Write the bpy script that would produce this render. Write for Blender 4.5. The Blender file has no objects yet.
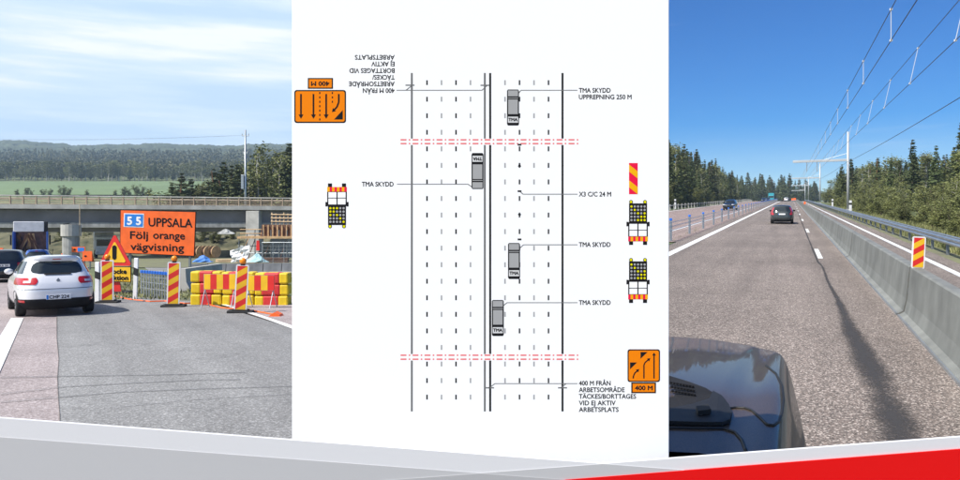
import bpy, bmesh, math, random
from mathutils import Vector, Matrix

# ------------------------------------------------------------------ camera, world, sun
scene = bpy.context.scene
COL = scene.collection
F, HZ, CX = 720.0, 225.0, 480.0            # focal length and horizon in photo pixels (960 x 480)
EYE = 2.3
cam_d = bpy.data.cameras.new('camera')
cam_d.sensor_width = 36.0
cam_d.lens = 36.0 * F / 960.0
cam_d.shift_y = -15.0 / 960.0
cam_d.clip_start = 0.05
cam_d.clip_end = 20000
cam = bpy.data.objects.new('camera', cam_d)
cam.location = (0, 0, EYE)
cam.rotation_euler = (math.radians(90), 0, 0)
COL.objects.link(cam)
scene.camera = cam

SUN_EL, SUN_AZ = math.radians(51), math.radians(234)     # azimuth clockwise from +Y
sun_vec = Vector((math.cos(SUN_EL) * math.sin(SUN_AZ), math.cos(SUN_EL) * math.cos(SUN_AZ), math.sin(SUN_EL)))
world = bpy.data.worlds.new('World')
scene.world = world
world.use_nodes = True
wn, wl = world.node_tree.nodes, world.node_tree.links
wn.clear()
w_out = wn.new('ShaderNodeOutputWorld')
sky = wn.new('ShaderNodeTexSky')
sky.sky_type = 'NISHITA'
sky.sun_disc = False
sky.sun_elevation = SUN_EL
sky.sun_rotation = SUN_AZ
sky.air_density = 1.0
sky.dust_density = 0.15
sky.ozone_density = 4.0
sky.altitude = 900
bg_sky = wn.new('ShaderNodeBackground')
bg_sky.inputs[1].default_value = 0.085
hsv = wn.new('ShaderNodeHueSaturation')
hsv.inputs['Hue'].default_value = 0.515
hsv.inputs['Saturation'].default_value = 1.72
hsv.inputs['Value'].default_value = 0.93
wl.new(sky.outputs[0], hsv.inputs['Color'])
wl.new(hsv.outputs[0], bg_sky.inputs[0])
bg_cloud = wn.new('ShaderNodeBackground')
bg_cloud.inputs[1].default_value = 0.76
tc = wn.new('ShaderNodeTexCoord')
sep = wn.new('ShaderNodeSeparateXYZ')
wl.new(tc.outputs['Generated'], sep.inputs[0])
# high streaky overcast over the western half of the sky, thinning out to clear blue in the east
mp = wn.new('ShaderNodeMapping')
mp.inputs['Scale'].default_value = (1.6, 1.6, 17.0)
mp.inputs['Rotation'].default_value = (0.0, 0.02, 0)
wl.new(tc.outputs['Generated'], mp.inputs[0])
cn = wn.new('ShaderNodeTexNoise')
cn.inputs['Scale'].default_value = 1.7
cn.inputs['Detail'].default_value = 7
cn.inputs['Roughness'].default_value = 0.55
wl.new(mp.outputs[0], cn.inputs[0])
crmp = wn.new('ShaderNodeValToRGB')
crmp.color_ramp.elements[0].position = 0.36
crmp.color_ramp.elements[0].color = (0.60, 0.77, 1.0, 1)
crmp.color_ramp.elements[1].position = 0.63
crmp.color_ramp.elements[1].color = (1.0, 1.02, 1.04, 1)
em = crmp.color_ramp.elements.new(0.5)
em.color = (0.74, 0.87, 1.02, 1)
wl.new(cn.outputs[0], crmp.inputs[0])
wl.new(crmp.outputs[0], bg_cloud.inputs[0])
mr = wn.new('ShaderNodeMapRange')
mr.interpolation_type = 'SMOOTHSTEP'
mr.inputs['From Min'].default_value = 0.12
mr.inputs['From Max'].default_value = -0.2
wl.new(sep.outputs[0], mr.inputs['Value'])
wisp = wn.new('ShaderNodeMapRange')          # thin wisps in the clear part
wisp.inputs['From Min'].default_value = 0.62
wisp.inputs['From Max'].default_value = 0.85
wisp.inputs['To Max'].default_value = 0.25
wl.new(cn.outputs[0], wisp.inputs['Value'])
mx = wn.new('ShaderNodeMath'); mx.operation = 'MAXIMUM'
msc = wn.new('ShaderNodeMath'); msc.operation = 'MULTIPLY'; msc.inputs[1].default_value = 0.9
wl.new(mr.outputs[0], msc.inputs[0])
wl.new(msc.outputs[0], mx.inputs[0]); wl.new(wisp.outputs[0], mx.inputs[1])
mixw = wn.new('ShaderNodeMixShader')
wl.new(mx.outputs[0], mixw.inputs[0])
wl.new(bg_sky.outputs[0], mixw.inputs[1])
wl.new(bg_cloud.outputs[0], mixw.inputs[2])
wl.new(mixw.outputs[0], w_out.inputs[0])

sun_d = bpy.data.lights.new('sun', 'SUN')
sun_d.energy = 4.2
sun_d.angle = math.radians(0.6)
sun_d.color = (1.0, 0.95, 0.88)
sun = bpy.data.objects.new('sun', sun_d)
sun.rotation_euler = sun_vec.to_track_quat('Z', 'Y').to_euler()
sun.location = (-30, -20, 60)
COL.objects.link(sun)

vs = scene.view_settings
vs.view_transform = 'Standard'
vs.look = 'None'
vs.gamma = 1.0
vs.use_curve_mapping = False
vs.exposure = 0.66

# ------------------------------------------------------------------ materials
def nt(m): return m.node_tree.nodes, m.node_tree.links

def mat(name, col, rough=0.7, metal=0.0, var=0.12, scale=3.0, bump=0.0, bscale=40.0, coat=0.0, spec=None, col2=None, detail=5, rnd=0.0):
    m = bpy.data.materials.new(name); m.use_nodes = True
    n, l = nt(m)
    b = n['Principled BSDF']
    b.inputs['Roughness'].default_value = rough
    b.inputs['Metallic'].default_value = metal
    if coat: b.inputs['Coat Weight'].default_value = coat; b.inputs['Coat Roughness'].default_value = 0.04
    if spec is not None: b.inputs['Specular IOR Level'].default_value = spec
    c = n.new('ShaderNodeTexCoord')
    t = n.new('ShaderNodeTexNoise'); t.inputs['Scale'].default_value = scale; t.inputs['Detail'].default_value = detail
    l.new(c.outputs['Object'], t.inputs[0])
    r = n.new('ShaderNodeValToRGB')
    a = [max(0, x * (1 - var)) for x in col]; bb = [min(1, x * (1 + var)) for x in (col2 or col)]
    r.color_ramp.elements[0].position = 0.3; r.color_ramp.elements[0].color = (*a, 1)
    r.color_ramp.elements[1].position = 0.7; r.color_ramp.elements[1].color = (*bb, 1)
    l.new(t.outputs[0], r.inputs[0])
    out = r.outputs[0]
    if rnd:
        oi = n.new('ShaderNodeObjectInfo')
        mrr = n.new('ShaderNodeMapRange'); mrr.inputs['To Min'].default_value = 1 - rnd; mrr.inputs['To Max'].default_value = 1 + rnd
        l.new(oi.outputs['Random'], mrr.inputs['Value'])
        hs = n.new('ShaderNodeHueSaturation')
        l.new(mrr.outputs[0], hs.inputs['Value']); l.new(out, hs.inputs['Color'])
        out = hs.outputs[0]
    l.new(out, b.inputs['Base Color'])
    if bump:
        t2 = n.new('ShaderNodeTexNoise'); t2.inputs['Scale'].default_value = bscale; t2.inputs['Detail'].default_value = 4
        l.new(c.outputs['Object'], t2.inputs[0])
        bp = n.new('ShaderNodeBump'); bp.inputs['Strength'].default_value = bump; bp.inputs['Distance'].default_value = 0.02
        l.new(t2.outputs[0], bp.inputs['Height']); l.new(bp.outputs[0], b.inputs['Normal'])
    return m

def asphalt(name, c1, c2, c3, grain=55.0, wear=(0.5, 0.10), spots=0.5, head=0.0, gain=0.84):
    """stone-chip asphalt: voronoi cells coloured at random, large soft wear patches"""
    m = bpy.data.materials.new(name); m.use_nodes = True
    n, l = nt(m); b = n['Principled BSDF']; b.inputs['Roughness'].default_value = 0.85
    b.inputs['Specular IOR Level'].default_value = 0.25
    c = n.new('ShaderNodeTexCoord')
    v = n.new('ShaderNodeTexVoronoi'); v.inputs['Scale'].default_value = grain
    l.new(c.outputs['Object'], v.inputs['Vector'])
    s = n.new('ShaderNodeSeparateColor'); l.new(v.outputs['Color'], s.inputs[0])
    r = n.new('ShaderNodeValToRGB'); e = r.color_ramp.elements
    e[0].position = 0.0; e[0].color = (*[x * (1 - spots) for x in c1], 1)
    e[1].position = 1.0; e[1].color = (*[min(1, x * (1 + spots)) for x in c3], 1)
    q = e.new(0.4); q.color = (*c1, 1); q = e.new(0.75); q.color = (*c2, 1)
    l.new(s.outputs[0], r.inputs[0])
    t = n.new('ShaderNodeTexNoise'); t.inputs['Scale'].default_value = wear[0]; t.inputs['Detail'].default_value = 6
    l.new(c.outputs['Object'], t.inputs[0])
    mrr = n.new('ShaderNodeMapRange'); mrr.inputs['From Min'].default_value = 0.3; mrr.inputs['From Max'].default_value = 0.7
    mrr.inputs['To Min'].default_value = 1 - wear[1]; mrr.inputs['To Max'].default_value = 1 + wear[1]
    l.new(t.outputs[0], mrr.inputs['Value'])
    # long streaks worn by the wheels along the direction of travel, and small darker stains
    mp_ = n.new('ShaderNodeMapping'); mp_.vector_type = 'TEXTURE'; mp_.inputs['Rotation'].default_value = (0, 0, -head); mp_.inputs['Scale'].default_value = (0.55, 16.0, 1.0)
    l.new(c.outputs['Object'], mp_.inputs[0])
    t3 = n.new('ShaderNodeTexNoise'); t3.inputs['Scale'].default_value = 1.0; t3.inputs['Detail'].default_value = 5; l.new(mp_.outputs[0], t3.inputs[0])
    m3 = n.new('ShaderNodeMapRange'); m3.inputs['From Min'].default_value = .3; m3.inputs['From Max'].default_value = .7; m3.inputs['To Min'].default_value = .86 * gain; m3.inputs['To Max'].default_value = 1.13 * gain; l.new(t3.outputs[0], m3.inputs['Value'])
    t4 = n.new('ShaderNodeTexNoise'); t4.inputs['Scale'].default_value = 1.7; t4.inputs['Detail'].default_value = 7; t4.inputs['Roughness'].default_value = .65; l.new(c.outputs['Object'], t4.inputs[0])
    m4 = n.new('ShaderNodeMapRange'); m4.inputs['From Min'].default_value = .26; m4.inputs['From Max'].default_value = .42; m4.inputs['To Min'].default_value = .7; m4.inputs['To Max'].default_value = 1.0; l.new(t4.outputs[0], m4.inputs['Value'])
    p1_ = n.new('ShaderNodeMath'); p1_.operation = 'MULTIPLY'; l.new(mrr.outputs[0], p1_.inputs[0]); l.new(m3.outputs[0], p1_.inputs[1])
    p2_ = n.new('ShaderNodeMath'); p2_.operation = 'MULTIPLY'; l.new(p1_.outputs[0], p2_.inputs[0]); l.new(m4.outputs[0], p2_.inputs[1])
    hs = n.new('ShaderNodeHueSaturation'); l.new(r.outputs[0], hs.inputs['Color']); l.new(p2_.outputs[0], hs.inputs['Value'])
    l.new(hs.outputs[0], b.inputs['Base Color'])
    bp = n.new('ShaderNodeBump'); bp.inputs['Strength'].default_value = 0.5; bp.inputs['Distance'].default_value = 0.006
    l.new(v.outputs['Distance'], bp.inputs['Height']); l.new(bp.outputs[0], b.inputs['Normal'])
    return m

M = {}
M['asph_r'] = asphalt('pink_stone_asphalt', (0.178, 0.152, 0.134), (0.24, 0.19, 0.163), (0.38, 0.33, 0.295), grain=62, wear=(0.35, 0.14), spots=0.58, head=.408)
M['asph_far'] = asphalt('pink_asphalt_opposite', (0.27, 0.20, 0.18), (0.33, 0.25, 0.225), (0.42, 0.34, 0.31), grain=40, wear=(0.3, 0.1), head=.408)
M['asph_l'] = asphalt('new_grey_asphalt', (0.24, 0.236, 0.231), (0.275, 0.271, 0.266), (0.335, 0.33, 0.324), grain=60, wear=(0.3, 0.13), spots=0.28, head=-.53)
M['asph_old'] = asphalt('old_pink_asphalt', (0.35, 0.295, 0.288), (0.39, 0.335, 0.328), (0.46, 0.405, 0.40), grain=60, wear=(0.5, 0.12), spots=0.28, head=-.53)
M['tar'] = mat('tar_sealing', (0.045, 0.042, 0.04), 0.75, var=0.5, scale=14, bump=0.6, bscale=60)
M['tyre_mark'] = mat('tyre_mark', (0.16, 0.16, 0.162), 0.85, var=0.2, scale=5)
for k_, a_ in (('tyre_mark', .45), ('tar', .6)): M[k_].node_tree.nodes['Principled BSDF'].inputs['Alpha'].default_value = a_
M['paint_white'] = mat('road_paint_white', (0.72, 0.72, 0.70), 0.6, var=0.12, scale=9)
M['grass'] = mat('grass_ground', (0.075, 0.10, 0.035), 0.95, var=0.35, scale=0.09, col2=(0.13, 0.15, 0.06), bump=0.6, bscale=3, detail=9)
M['field'] = mat('field_crop', (0.125, 0.18, 0.075), 0.95, var=0.1, scale=0.02)
M['verge'] = mat('verge_gravel', (0.20, 0.175, 0.13), 0.95, var=0.4, scale=0.9, col2=(0.13, 0.14, 0.06), bump=0.6, bscale=14, detail=9)
M['grass_blade'] = mat('grass_blades', (0.10, 0.13, 0.04), 0.8, var=0.5, scale=0.6, col2=(0.2, 0.2, 0.08))
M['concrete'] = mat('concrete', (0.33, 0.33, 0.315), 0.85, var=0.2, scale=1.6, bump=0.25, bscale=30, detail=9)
M['concrete_b'] = mat('barrier_concrete', (0.185, 0.188, 0.172), 0.7, var=0.16, scale=2.2, bump=0.15, bscale=40, detail=9)
def streaked(m, sc=(1.6, 1.6, .5), lo=.8):
    n, l = nt(m); b = n['Principled BSDF']; src = b.inputs['Base Color'].links[0].from_socket
    c = n.new('ShaderNodeTexCoord'); mp_ = n.new('ShaderNodeMapping'); mp_.inputs['Scale'].default_value = sc; l.new(c.outputs['Object'], mp_.inputs[0])
    t = n.new('ShaderNodeTexNoise'); t.inputs['Scale'].default_value = 1.0; t.inputs['Detail'].default_value = 8; l.new(mp_.outputs[0], t.inputs[0])
    r = n.new('ShaderNodeMapRange'); r.inputs['From Min'].default_value = .33; r.inputs['From Max'].default_value = .62; r.inputs['To Min'].default_value = lo; r.inputs['To Max'].default_value = 1.08; l.new(t.outputs[0], r.inputs['Value'])
    h = n.new('ShaderNodeHueSaturation'); l.new(src, h.inputs['Color']); l.new(r.outputs[0], h.inputs['Value']); l.new(h.outputs[0], b.inputs['Base Color'])
streaked(M['concrete_b']); streaked(M['concrete'], (1.5, 1.5, .25), .7)
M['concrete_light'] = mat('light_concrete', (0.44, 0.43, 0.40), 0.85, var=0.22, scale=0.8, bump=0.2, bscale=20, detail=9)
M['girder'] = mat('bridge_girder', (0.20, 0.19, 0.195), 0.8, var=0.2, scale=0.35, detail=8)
M['galv'] = mat('galvanised_steel', (0.42, 0.45, 0.47), 0.38, metal=0.75, var=0.15, scale=2)
M['galv_dark'] = mat('weathered_steel', (0.22, 0.24, 0.25), 0.45, metal=0.7, var=0.2, scale=2)
M['wire'] = mat('wire_dark', (0.05, 0.05, 0.06), 0.5, metal=0.4)
M['pole_white'] = mat('mast_steel', (0.46, 0.48, 0.49), 0.45, metal=0.3, var=0.1, scale=0.6)
M['blue_cap'] = mat('blue_plastic', (0.03, 0.16, 0.62), 0.4)
M['tan_rail'] = mat('tan_rail', (0.36, 0.28, 0.20), 0.7, var=0.3, scale=1.5)
M['wood'] = mat('raw_timber', (0.50, 0.33, 0.17), 0.8, var=0.3, scale=2.5)
M['wood_pale'] = mat('pale_timber', (0.62, 0.46, 0.28), 0.8, var=0.25, scale=2.5)
M['rust'] = mat('rusty_brown', (0.14, 0.07, 0.045), 0.85, var=0.5, scale=2)
M['board'] = mat('board_white', (0.90, 0.90, 0.90), 0.7, var=0.0, spec=0.1)
M['ink'] = mat('ink_black', (0.012, 0.012, 0.014), 0.7, var=0.0, spec=0.1)
M['ink_grey'] = mat('ink_grey', (0.16, 0.16, 0.16), 0.7, var=0.0, spec=0.1)
M['ink_mid'] = mat('ink_mid_grey', (0.36, 0.36, 0.36), 0.7, var=0.0, spec=0.1)
M['ink_light'] = mat('ink_light_grey', (0.62, 0.62, 0.62), 0.7, var=0.0, spec=0.1)
M['ink_red'] = mat('ink_red', (0.80, 0.18, 0.18), 0.7, var=0.0, spec=0.1)
M['ink_orange'] = mat('ink_orange', (0.85, 0.22, 0.002), 0.7, var=0.0, spec=0.1)
M['ink_pink'] = mat('ink_crimson', (0.80, 0.01, 0.06), 0.7, var=0.0, spec=0.1)
M['ink_amber'] = mat('ink_amber', (0.85, 0.42, 0.005), 0.7, var=0.0, spec=0.1)
M['ink_yellow'] = mat('ink_yellow', (0.72, 0.66, 0.0), 0.7, var=0.0, spec=0.1)
M['ban_light'] = mat('banner_light_grey', (0.645, 0.645, 0.655), 0.6, var=0.0, spec=0.1)
M['ban_mid'] = mat('banner_mid_grey', (0.475, 0.475, 0.48), 0.6, var=0.0, spec=0.1)
M['ban_dark'] = mat('banner_dark_grey', (0.40, 0.40, 0.405), 0.6, var=0.0, spec=0.1)
M['ban_red'] = mat('banner_red', (0.70, 0.007, 0.007), 0.6, var=0.0, spec=0.1)
M['sign_orange'] = mat('sign_orange', (0.86, 0.13, 0.012), 0.5, var=0.13, scale=2.2, detail=9)
M['sign_yellow'] = mat('sign_yellow', (0.80, 0.46, 0.01), 0.5, var=0.13, scale=2.2, detail=9)
M['sign_red'] = mat('sign_red', (0.66, 0.02, 0.015), 0.5, var=0.13, scale=2.2, detail=9)
M['sign_blue'] = mat('sign_blue', (0.01, 0.19, 0.62), 0.5, var=0.05)
M['sign_white'] = mat('sign_white', (0.78, 0.78, 0.78), 0.5, var=0.13, scale=2.2, detail=9)
M['black'] = mat('matt_black', (0.012, 0.012, 0.012), 0.6, var=0.2)
M['rubber'] = mat('rubber', (0.018, 0.018, 0.018), 0.85, var=0.3, scale=8)
M['plas_y'] = mat('yellow_plastic', (0.72, 0.50, 0.01), 0.5, var=0.15, scale=4)
M['plas_r'] = mat('red_plastic', (0.58, 0.03, 0.03), 0.5, var=0.15, scale=4)
M['lamp_amber'] = mat('amber_lens', (0.85, 0.24, 0.005), 0.25, var=0.1)
M['paint_whitecar'] = mat('white_car_paint', (0.74, 0.75, 0.77), 0.22, metal=0.1, var=0.02, coat=0.8)
M['paint_black'] = mat('black_car_paint', (0.012, 0.014, 0.018), 0.2, metal=0.1, var=0.05, coat=0.8)
M['paint_grey'] = mat('grey_green_car_paint', (0.045, 0.055, 0.055), 0.25, metal=0.4, var=0.05, coat=0.6)
M['paint_navy'] = mat('navy_car_paint', (0.012, 0.02, 0.045), 0.2, metal=0.2, coat=0.7)
M['paint_blue'] = mat('blue_car_paint', (0.03, 0.11, 0.42), 0.3, metal=0.1, coat=0.6)
M['paint_brown'] = mat('bronze_brown_car_paint', (0.066, 0.047, 0.032), 0.42, metal=0.1, var=0.55, scale=260, coat=0.48, spec=0.15)
M['paint_brown'].node_tree.nodes['Principled BSDF'].inputs['Coat Roughness'].default_value = 0.03
M['glass'] = mat('car_glass', (0.015, 0.02, 0.022), 0.06, var=0.1, coat=0.5)
M['tail'] = mat('tail_light_red', (0.45, 0.008, 0.012), 0.18, var=0.1, coat=0.6)
M['tail_clear'] = mat('lamp_clear', (0.6, 0.6, 0.62), 0.15, var=0.05, coat=0.5)
M['trim'] = mat('black_trim', (0.018, 0.018, 0.02), 0.8, var=0.3, spec=0.15)
M['rim'] = mat('alloy_rim', (0.4, 0.4, 0.42), 0.35, metal=0.8)
M['teal'] = mat('teal_paint', (0.03, 0.30, 0.36), 0.4)
M['truck_blue'] = mat('truck_blue', (0.02, 0.09, 0.38), 0.45)
M['skyblue'] = mat('pale_tarp', (0.35, 0.55, 0.58), 0.7, var=0.2)
M['tarp_blue'] = mat('blue_tarp', (0.05, 0.18, 0.5), 0.6, var=0.2)
M['bark'] = mat('bark', (0.10, 0.07, 0.05), 0.9, var=0.3, scale=2)
M['bark_red'] = mat('pine_bark', (0.24, 0.11, 0.055), 0.9, var=0.3, scale=1)
M['bark_birch'] = mat('birch_bark', (0.45, 0.43, 0.39), 0.8, var=0.4, scale=3)
M['leaf_spruce'] = mat('spruce_needles', (0.042, 0.062, 0.02), 0.8, var=0.35, scale=0.8, col2=(0.085, 0.112, 0.034), rnd=0.3)
M['leaf_pine'] = mat('pine_needles', (0.05, 0.066, 0.02), 0.8, var=0.35, scale=0.8, col2=(0.095, 0.112, 0.036), rnd=0.3)
M['leaf_birch'] = mat('birch_leaves', (0.095, 0.115, 0.028), 0.7, var=0.35, scale=0.9, col2=(0.17, 0.178, 0.055), rnd=0.25)
M['leaf_far'] = mat('mixed_far_leaves', (0.03, 0.045, 0.022), 0.8, var=0.4, scale=0.022, col2=(0.11, 0.105, 0.042))
M['hill'] = mat('wooded_hill', (0.03, 0.045, 0.025), 0.95, var=0.4, scale=0.012, col2=(0.055, 0.068, 0.035), detail=9)

# ------------------------------------------------------------------ mesh helpers
class MB:
    def __init__(self): self.v, self.f, self.mi = [], [], []
    def add(self, vs, fs, mi=0):
        o = len(self.v); self.v += [tuple(p) for p in vs]
        for f in fs: self.f.append([i + o for i in f]); self.mi.append(mi)
        return self
    def box(self, c, s, R=None, mi=0):
        x, y, z = s[0] / 2, s[1] / 2, s[2] / 2
        P = [Vector(p) for p in ((-x, -y, -z), (x, -y, -z), (x, y, -z), (-x, y, -z), (-x, -y, z), (x, -y, z), (x, y, z), (-x, y, z))]
        if R is not None: P = [R @ p for p in P]
        c = Vector(c)
        return self.add([p + c for p in P], [(0, 3, 2, 1), (4, 5, 6, 7), (0, 1, 5, 4), (1, 2, 6, 5), (2, 3, 7, 6), (3, 0, 4, 7)], mi)
    def bbox(self, c, s, b=0.02, R=None, mi=0):
        """box with chamfered edges"""
        x, y, z = s[0] / 2, s[1] / 2, s[2] / 2; b = min(b, x * .9, y * .9, z * .9)
        c = Vector(c); bm = bmesh.new(); bmesh.ops.create_cube(bm, size=1)
        for v in bm.verts: v.co = Vector((v.co.x * s[0], v.co.y * s[1], v.co.z * s[2]))
        bmesh.ops.bevel(bm, geom=list(bm.edges), offset=b, segments=2, affect='EDGES', profile=0.5)
        vs = [(R @ v.co if R is not None else v.co) + c for v in bm.verts]
        bm.verts.index_update(); fs = [[v.index for v in f.verts] for f in bm.faces]; bm.free()
        return self.add(vs, fs, mi)
    def tube(self, pts, r, n=8, cap=True, mi=0):
        pts = [Vector(p) for p in pts]; rs = r if isinstance(r, (list, tuple)) else [r] * len(pts)
        rings = []
        for i, p in enumerate(pts):
            d = (pts[min(i + 1, len(pts) - 1)] - pts[max(i - 1, 0)]).normalized()
            u = d.orthogonal().normalized() if abs(d.z) > .9 else d.cross(Vector((0, 0, 1))).normalized()
            w = d.cross(u).normalized()
            rings.append([p + (u * math.cos(2 * math.pi * k / n) + w * math.sin(2 * math.pi * k / n)) * rs[i] for k in range(n)])
        vs = [q for R in rings for q in R]; fs = []
        for i in range(len(pts) - 1):
            for k in range(n):
                a, b = i * n + k, i * n + (k + 1) % n
                fs.append((a, b, b + n, a + n))
        if cap: fs.append(tuple(range(n))[::-1]); fs.append(tuple((len(pts) - 1) * n + k for k in range(n)))
        return self.add(vs, fs, mi)
    def prism(self, poly, off, mi=0):
        """poly: list of 3D points, extruded by vector off"""
        n = len(poly); off = Vector(off); P = [Vector(p) for p in poly]
        vs = P + [p + off for p in P]
        fs = [tuple(range(n)), tuple(range(2 * n - 1, n - 1, -1))] + [(i, i + n, (i + 1) % n + n, (i + 1) % n) for i in range(n)]
        return self.add(vs, fs, mi)
    def ball(self, c, r, n=10, m=6, sc=(1, 1, 1)):
        vs, fs = [], []
        for j in range(m + 1):
            th = math.pi * j / m
            for k in range(n):
                ph = 2 * math.pi * k / n
                vs.append((c[0] + r * sc[0] * math.sin(th) * math.cos(ph), c[1] + r * sc[1] * math.sin(th) * math.sin(ph), c[2] + r * sc[2] * math.cos(th)))
        for j in range(m):
            for k in range(n):
                a, b = j * n + k, j * n + (k + 1) % n
                fs.append((a, a + n, b + n, b))
        return self.add(vs, fs)
    def build(self, name, m, parent=None, smooth=False, loc=None):
        me = bpy.data.meshes.new(name)
        me.from_pydata(self.v, [], self.f)
        for mm in (m if isinstance(m, (list, tuple)) else [m]): me.materials.append(M[mm] if isinstance(mm, str) else mm)
        if any(self.mi): me.polygons.foreach_set('material_index', self.mi)
        if smooth: me.polygons.foreach_set('use_smooth', [True] * len(me.polygons))
        me.update()
        return link(name, me, parent, loc)
    def fixn(self):
        bm = bmesh.new(); me = bpy.data.meshes.new('t'); me.from_pydata(self.v, [], self.f); bm.from_mesh(me)
        bmesh.ops.recalc_face_normals(bm, faces=list(bm.faces)); bm.verts.index_update()
        self.v = [tuple(v.co) for v in bm.verts]; self.f = [[v.index for v in f.verts] for f in bm.faces]; self.mi = [0] * len(self.f)
        bm.free(); bpy.data.meshes.remove(me); return self

def link(name, me, parent=None, loc=None):
    o = bpy.data.objects.new(name, me); COL.objects.link(o)
    if parent is not None: o.parent = parent
    if loc is not None: o.location = loc
    return o

def tag(o, label=None, cat=None, group=None, kind=None):
    if label: o['label'] = label
    if cat: o['category'] = cat
    if group: o['group'] = group
    if kind: o['kind'] = kind
    return o

def thing(name, label, cat, loc=(0, 0, 0), rz=0.0, group=None):
    o = bpy.data.objects.new(name, None); COL.objects.link(o)
    o.location = loc; o.rotation_euler = (0, 0, rz); o.empty_display_size = 0.2
    return tag(o, label, cat, group)

def copy_tree(o, parent=None):
    c = o.copy(); COL.objects.link(c); c.parent = parent
    for ch in o.children: copy_tree(ch, c)
    return c

def smooth01(a, b, x):
    t = max(0.0, min(1.0, (x - a) / (b - a))); return t * t * (3 - 2 * t)

def pl(tab, x):
    if x <= tab[0][0]:
        (x0, y0), (x1, y1) = tab[0], tab[1]; return y0 + (x - x0) * (y1 - y0) / (x1 - x0)
    for (x0, y0), (x1, y1) in zip(tab, tab[1:]):
        if x <= x1: return y0 + (x - x0) * (y1 - y0) / (x1 - x0)
    return tab[-1][1]

# ------------------------------------------------------------------ terrain: a road climbing to the right, another one falling to the left
TABL = [(-400, 1.5), (-30, 1.475), (0, .6), (112, .6 - .02917 * 112), (150, -2.2), (300, 9), (420, 20.1), (700, 44.5), (1000, 74.5), (1600, 165), (2000, 218), (2700, 222)]
TABR = [(-400, -1.25), (-30, -1.209), (0, 0), (300, 12.09), (340, 13.5), (390, 14.6), (460, 14.9), (700, 15), (1500, 20), (6000, 20)]
TR, TL = 0.432, -0.59                         # dX/dY of the two roads
def ground(X, Y):
    w = smooth01(-.2, .2, X / max(Y, 3.0))
    return pl(TABL, Y) * (1 - w) + pl(TABR, Y) * w
def R(c, Y, h=0.0): return Vector((TR * Y + c, Y, pl(TABR, Y) + h))
def Lg(x, y, h=0.0):                          # photo pixel on the left road plane
    Y = 1224.0 / (y - 246.0); return Vector(((x - CX) / F * Y, Y, pl(TABL, Y) + h))
def L(x, Y, h=0.0): return Vector(((x - CX) / F * Y, Y, pl(TABL, Y) + h))
def at(x, y, Y): return Vector(((x - CX) / F * Y, Y, EYE + (HZ - y) / F * Y))
HR = math.atan(TR); HL = math.atan(-TL)       # headings (HR clockwise, HL anticlockwise)
random.seed(5)

mb = MB()
rad = [0.0]
r_ = 1.2
while r_ < 2700:
    rad.append(r_); r_ *= 1.09 if r_ < 1200 else 1.16
NA = 240
vs_, fs_ = [], []
for i, r_ in enumerate(rad):
    for k in range(NA):
        a = 2 * math.pi * k / NA
        X, Y = r_ * math.sin(a), r_ * math.cos(a)
        z = ground(X, Y)
        if X < 0 and r_ > 2250: z -= 60
        vs_.append((X, Y, z - 0.03))
for i in range(len(rad) - 1):
    for k in range(NA):
        a, b = i * NA + k, i * NA + (k + 1) % NA
        fs_.append((a + NA, b + NA, b, a))
mb.add(vs_, fs_)
tag(mb.build('ground', 'grass', smooth=True), kind='structure')

def drape(name, m, quadpts, off, nu=40, nv=6, parent=None, kind='structure'):
    """bilinear patch between two polylines (near/far edge pairs), draped on the ground"""
    A, B = quadpts
    def samp(P, t):
        s = t * (len(P) - 1); i = min(int(s), len(P) - 2); f = s - i
        return (P[i][0] * (1 - f) + P[i + 1][0] * f, P[i][1] * (1 - f) + P[i + 1][1] * f)
    vs, fs = [], []
    for i in range(nu + 1):
        a, b = samp(A, i / nu), samp(B, i / nu)
        for j in range(nv + 1):
            t = j / nv; X, Y = a[0] * (1 - t) + b[0] * t, a[1] * (1 - t) + b[1] * t
            vs.append((X, Y, ground(X, Y) + off))
    for i in range(nu):
        for j in range(nv):
            a = i * (nv + 1) + j; fs.append((a, a + 1, a + nv + 2, a + nv + 1))
    o = MB().add(vs, fs).fixn()
    up = [f for f in o.f]
    ob = o.build(name, m, parent)
    me = ob.data
    if me.polygons[0].normal.z < 0: me.flip_normals()
    if kind: ob['kind'] = kind
    return ob

def rline(c, Ys): return [(TR * Y + c, Y) for Y in Ys]
YS = [-6, 0, 4, 8, 12, 18, 26, 36, 50, 70, 100, 140, 190, 250, 300, 340, 390, 460]
# right highway: the near carriageway, the lane beyond the barrier, the opposite carriageway
drape('highway_road', 'asph_r', (rline(-5.7, YS), rline(5.7, YS)), 0.012, 120, 14)
YO = [36, 46, 56, 70, 90, 120, 160, 200, 250, 300, 340, 390, 460]
drape('opposite_road', 'asph_far', ([(TR * Y - 18.8, Y) for Y in YO], rline(-7.0, YO)), 0.012, 80, 6)
drape('highway_verge', 'verge', (rline(5.7, YS[3:]), rline(8.6, YS[3:])), 0.004, 90, 3)
drape('median_verge', 'asph_far', (rline(-7.0, YS[7:]), rline(-5.7, YS[7:])), 0.006, 60, 3)
drape('edge_marking', 'paint_white', (rline(-4.98, YS[4:]), rline(-4.62, YS[4:])), 0.02, 120, 1)
drape('edge_marking', 'paint_white', (rline(4.75, YS), rline(5.0, YS)), 0.02, 120, 1)
drape('edge_marking', 'paint_white', (rline(-8.0, YO), rline(-7.7, YO)), 0.02, 60, 1)
drape('edge_marking', 'paint_white', ([(TR * Y - 18.2, Y) for Y in YO], [(TR * Y - 17.9, Y) for Y in YO]), 0.02, 60, 1)
for i, (y0, y1) in enumerate([(26.3, 31.0), (45, 50), (66, 71), (87, 92), (108, 113), (130, 135), (152, 157), (175, 181), (200, 206), (228, 235), (258, 266)]):
    drape('lane_dash', 'paint_white', (rline(.99, [y0, y1]), rline(1.17, [y0, y1])), 0.021, 6, 1)
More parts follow.
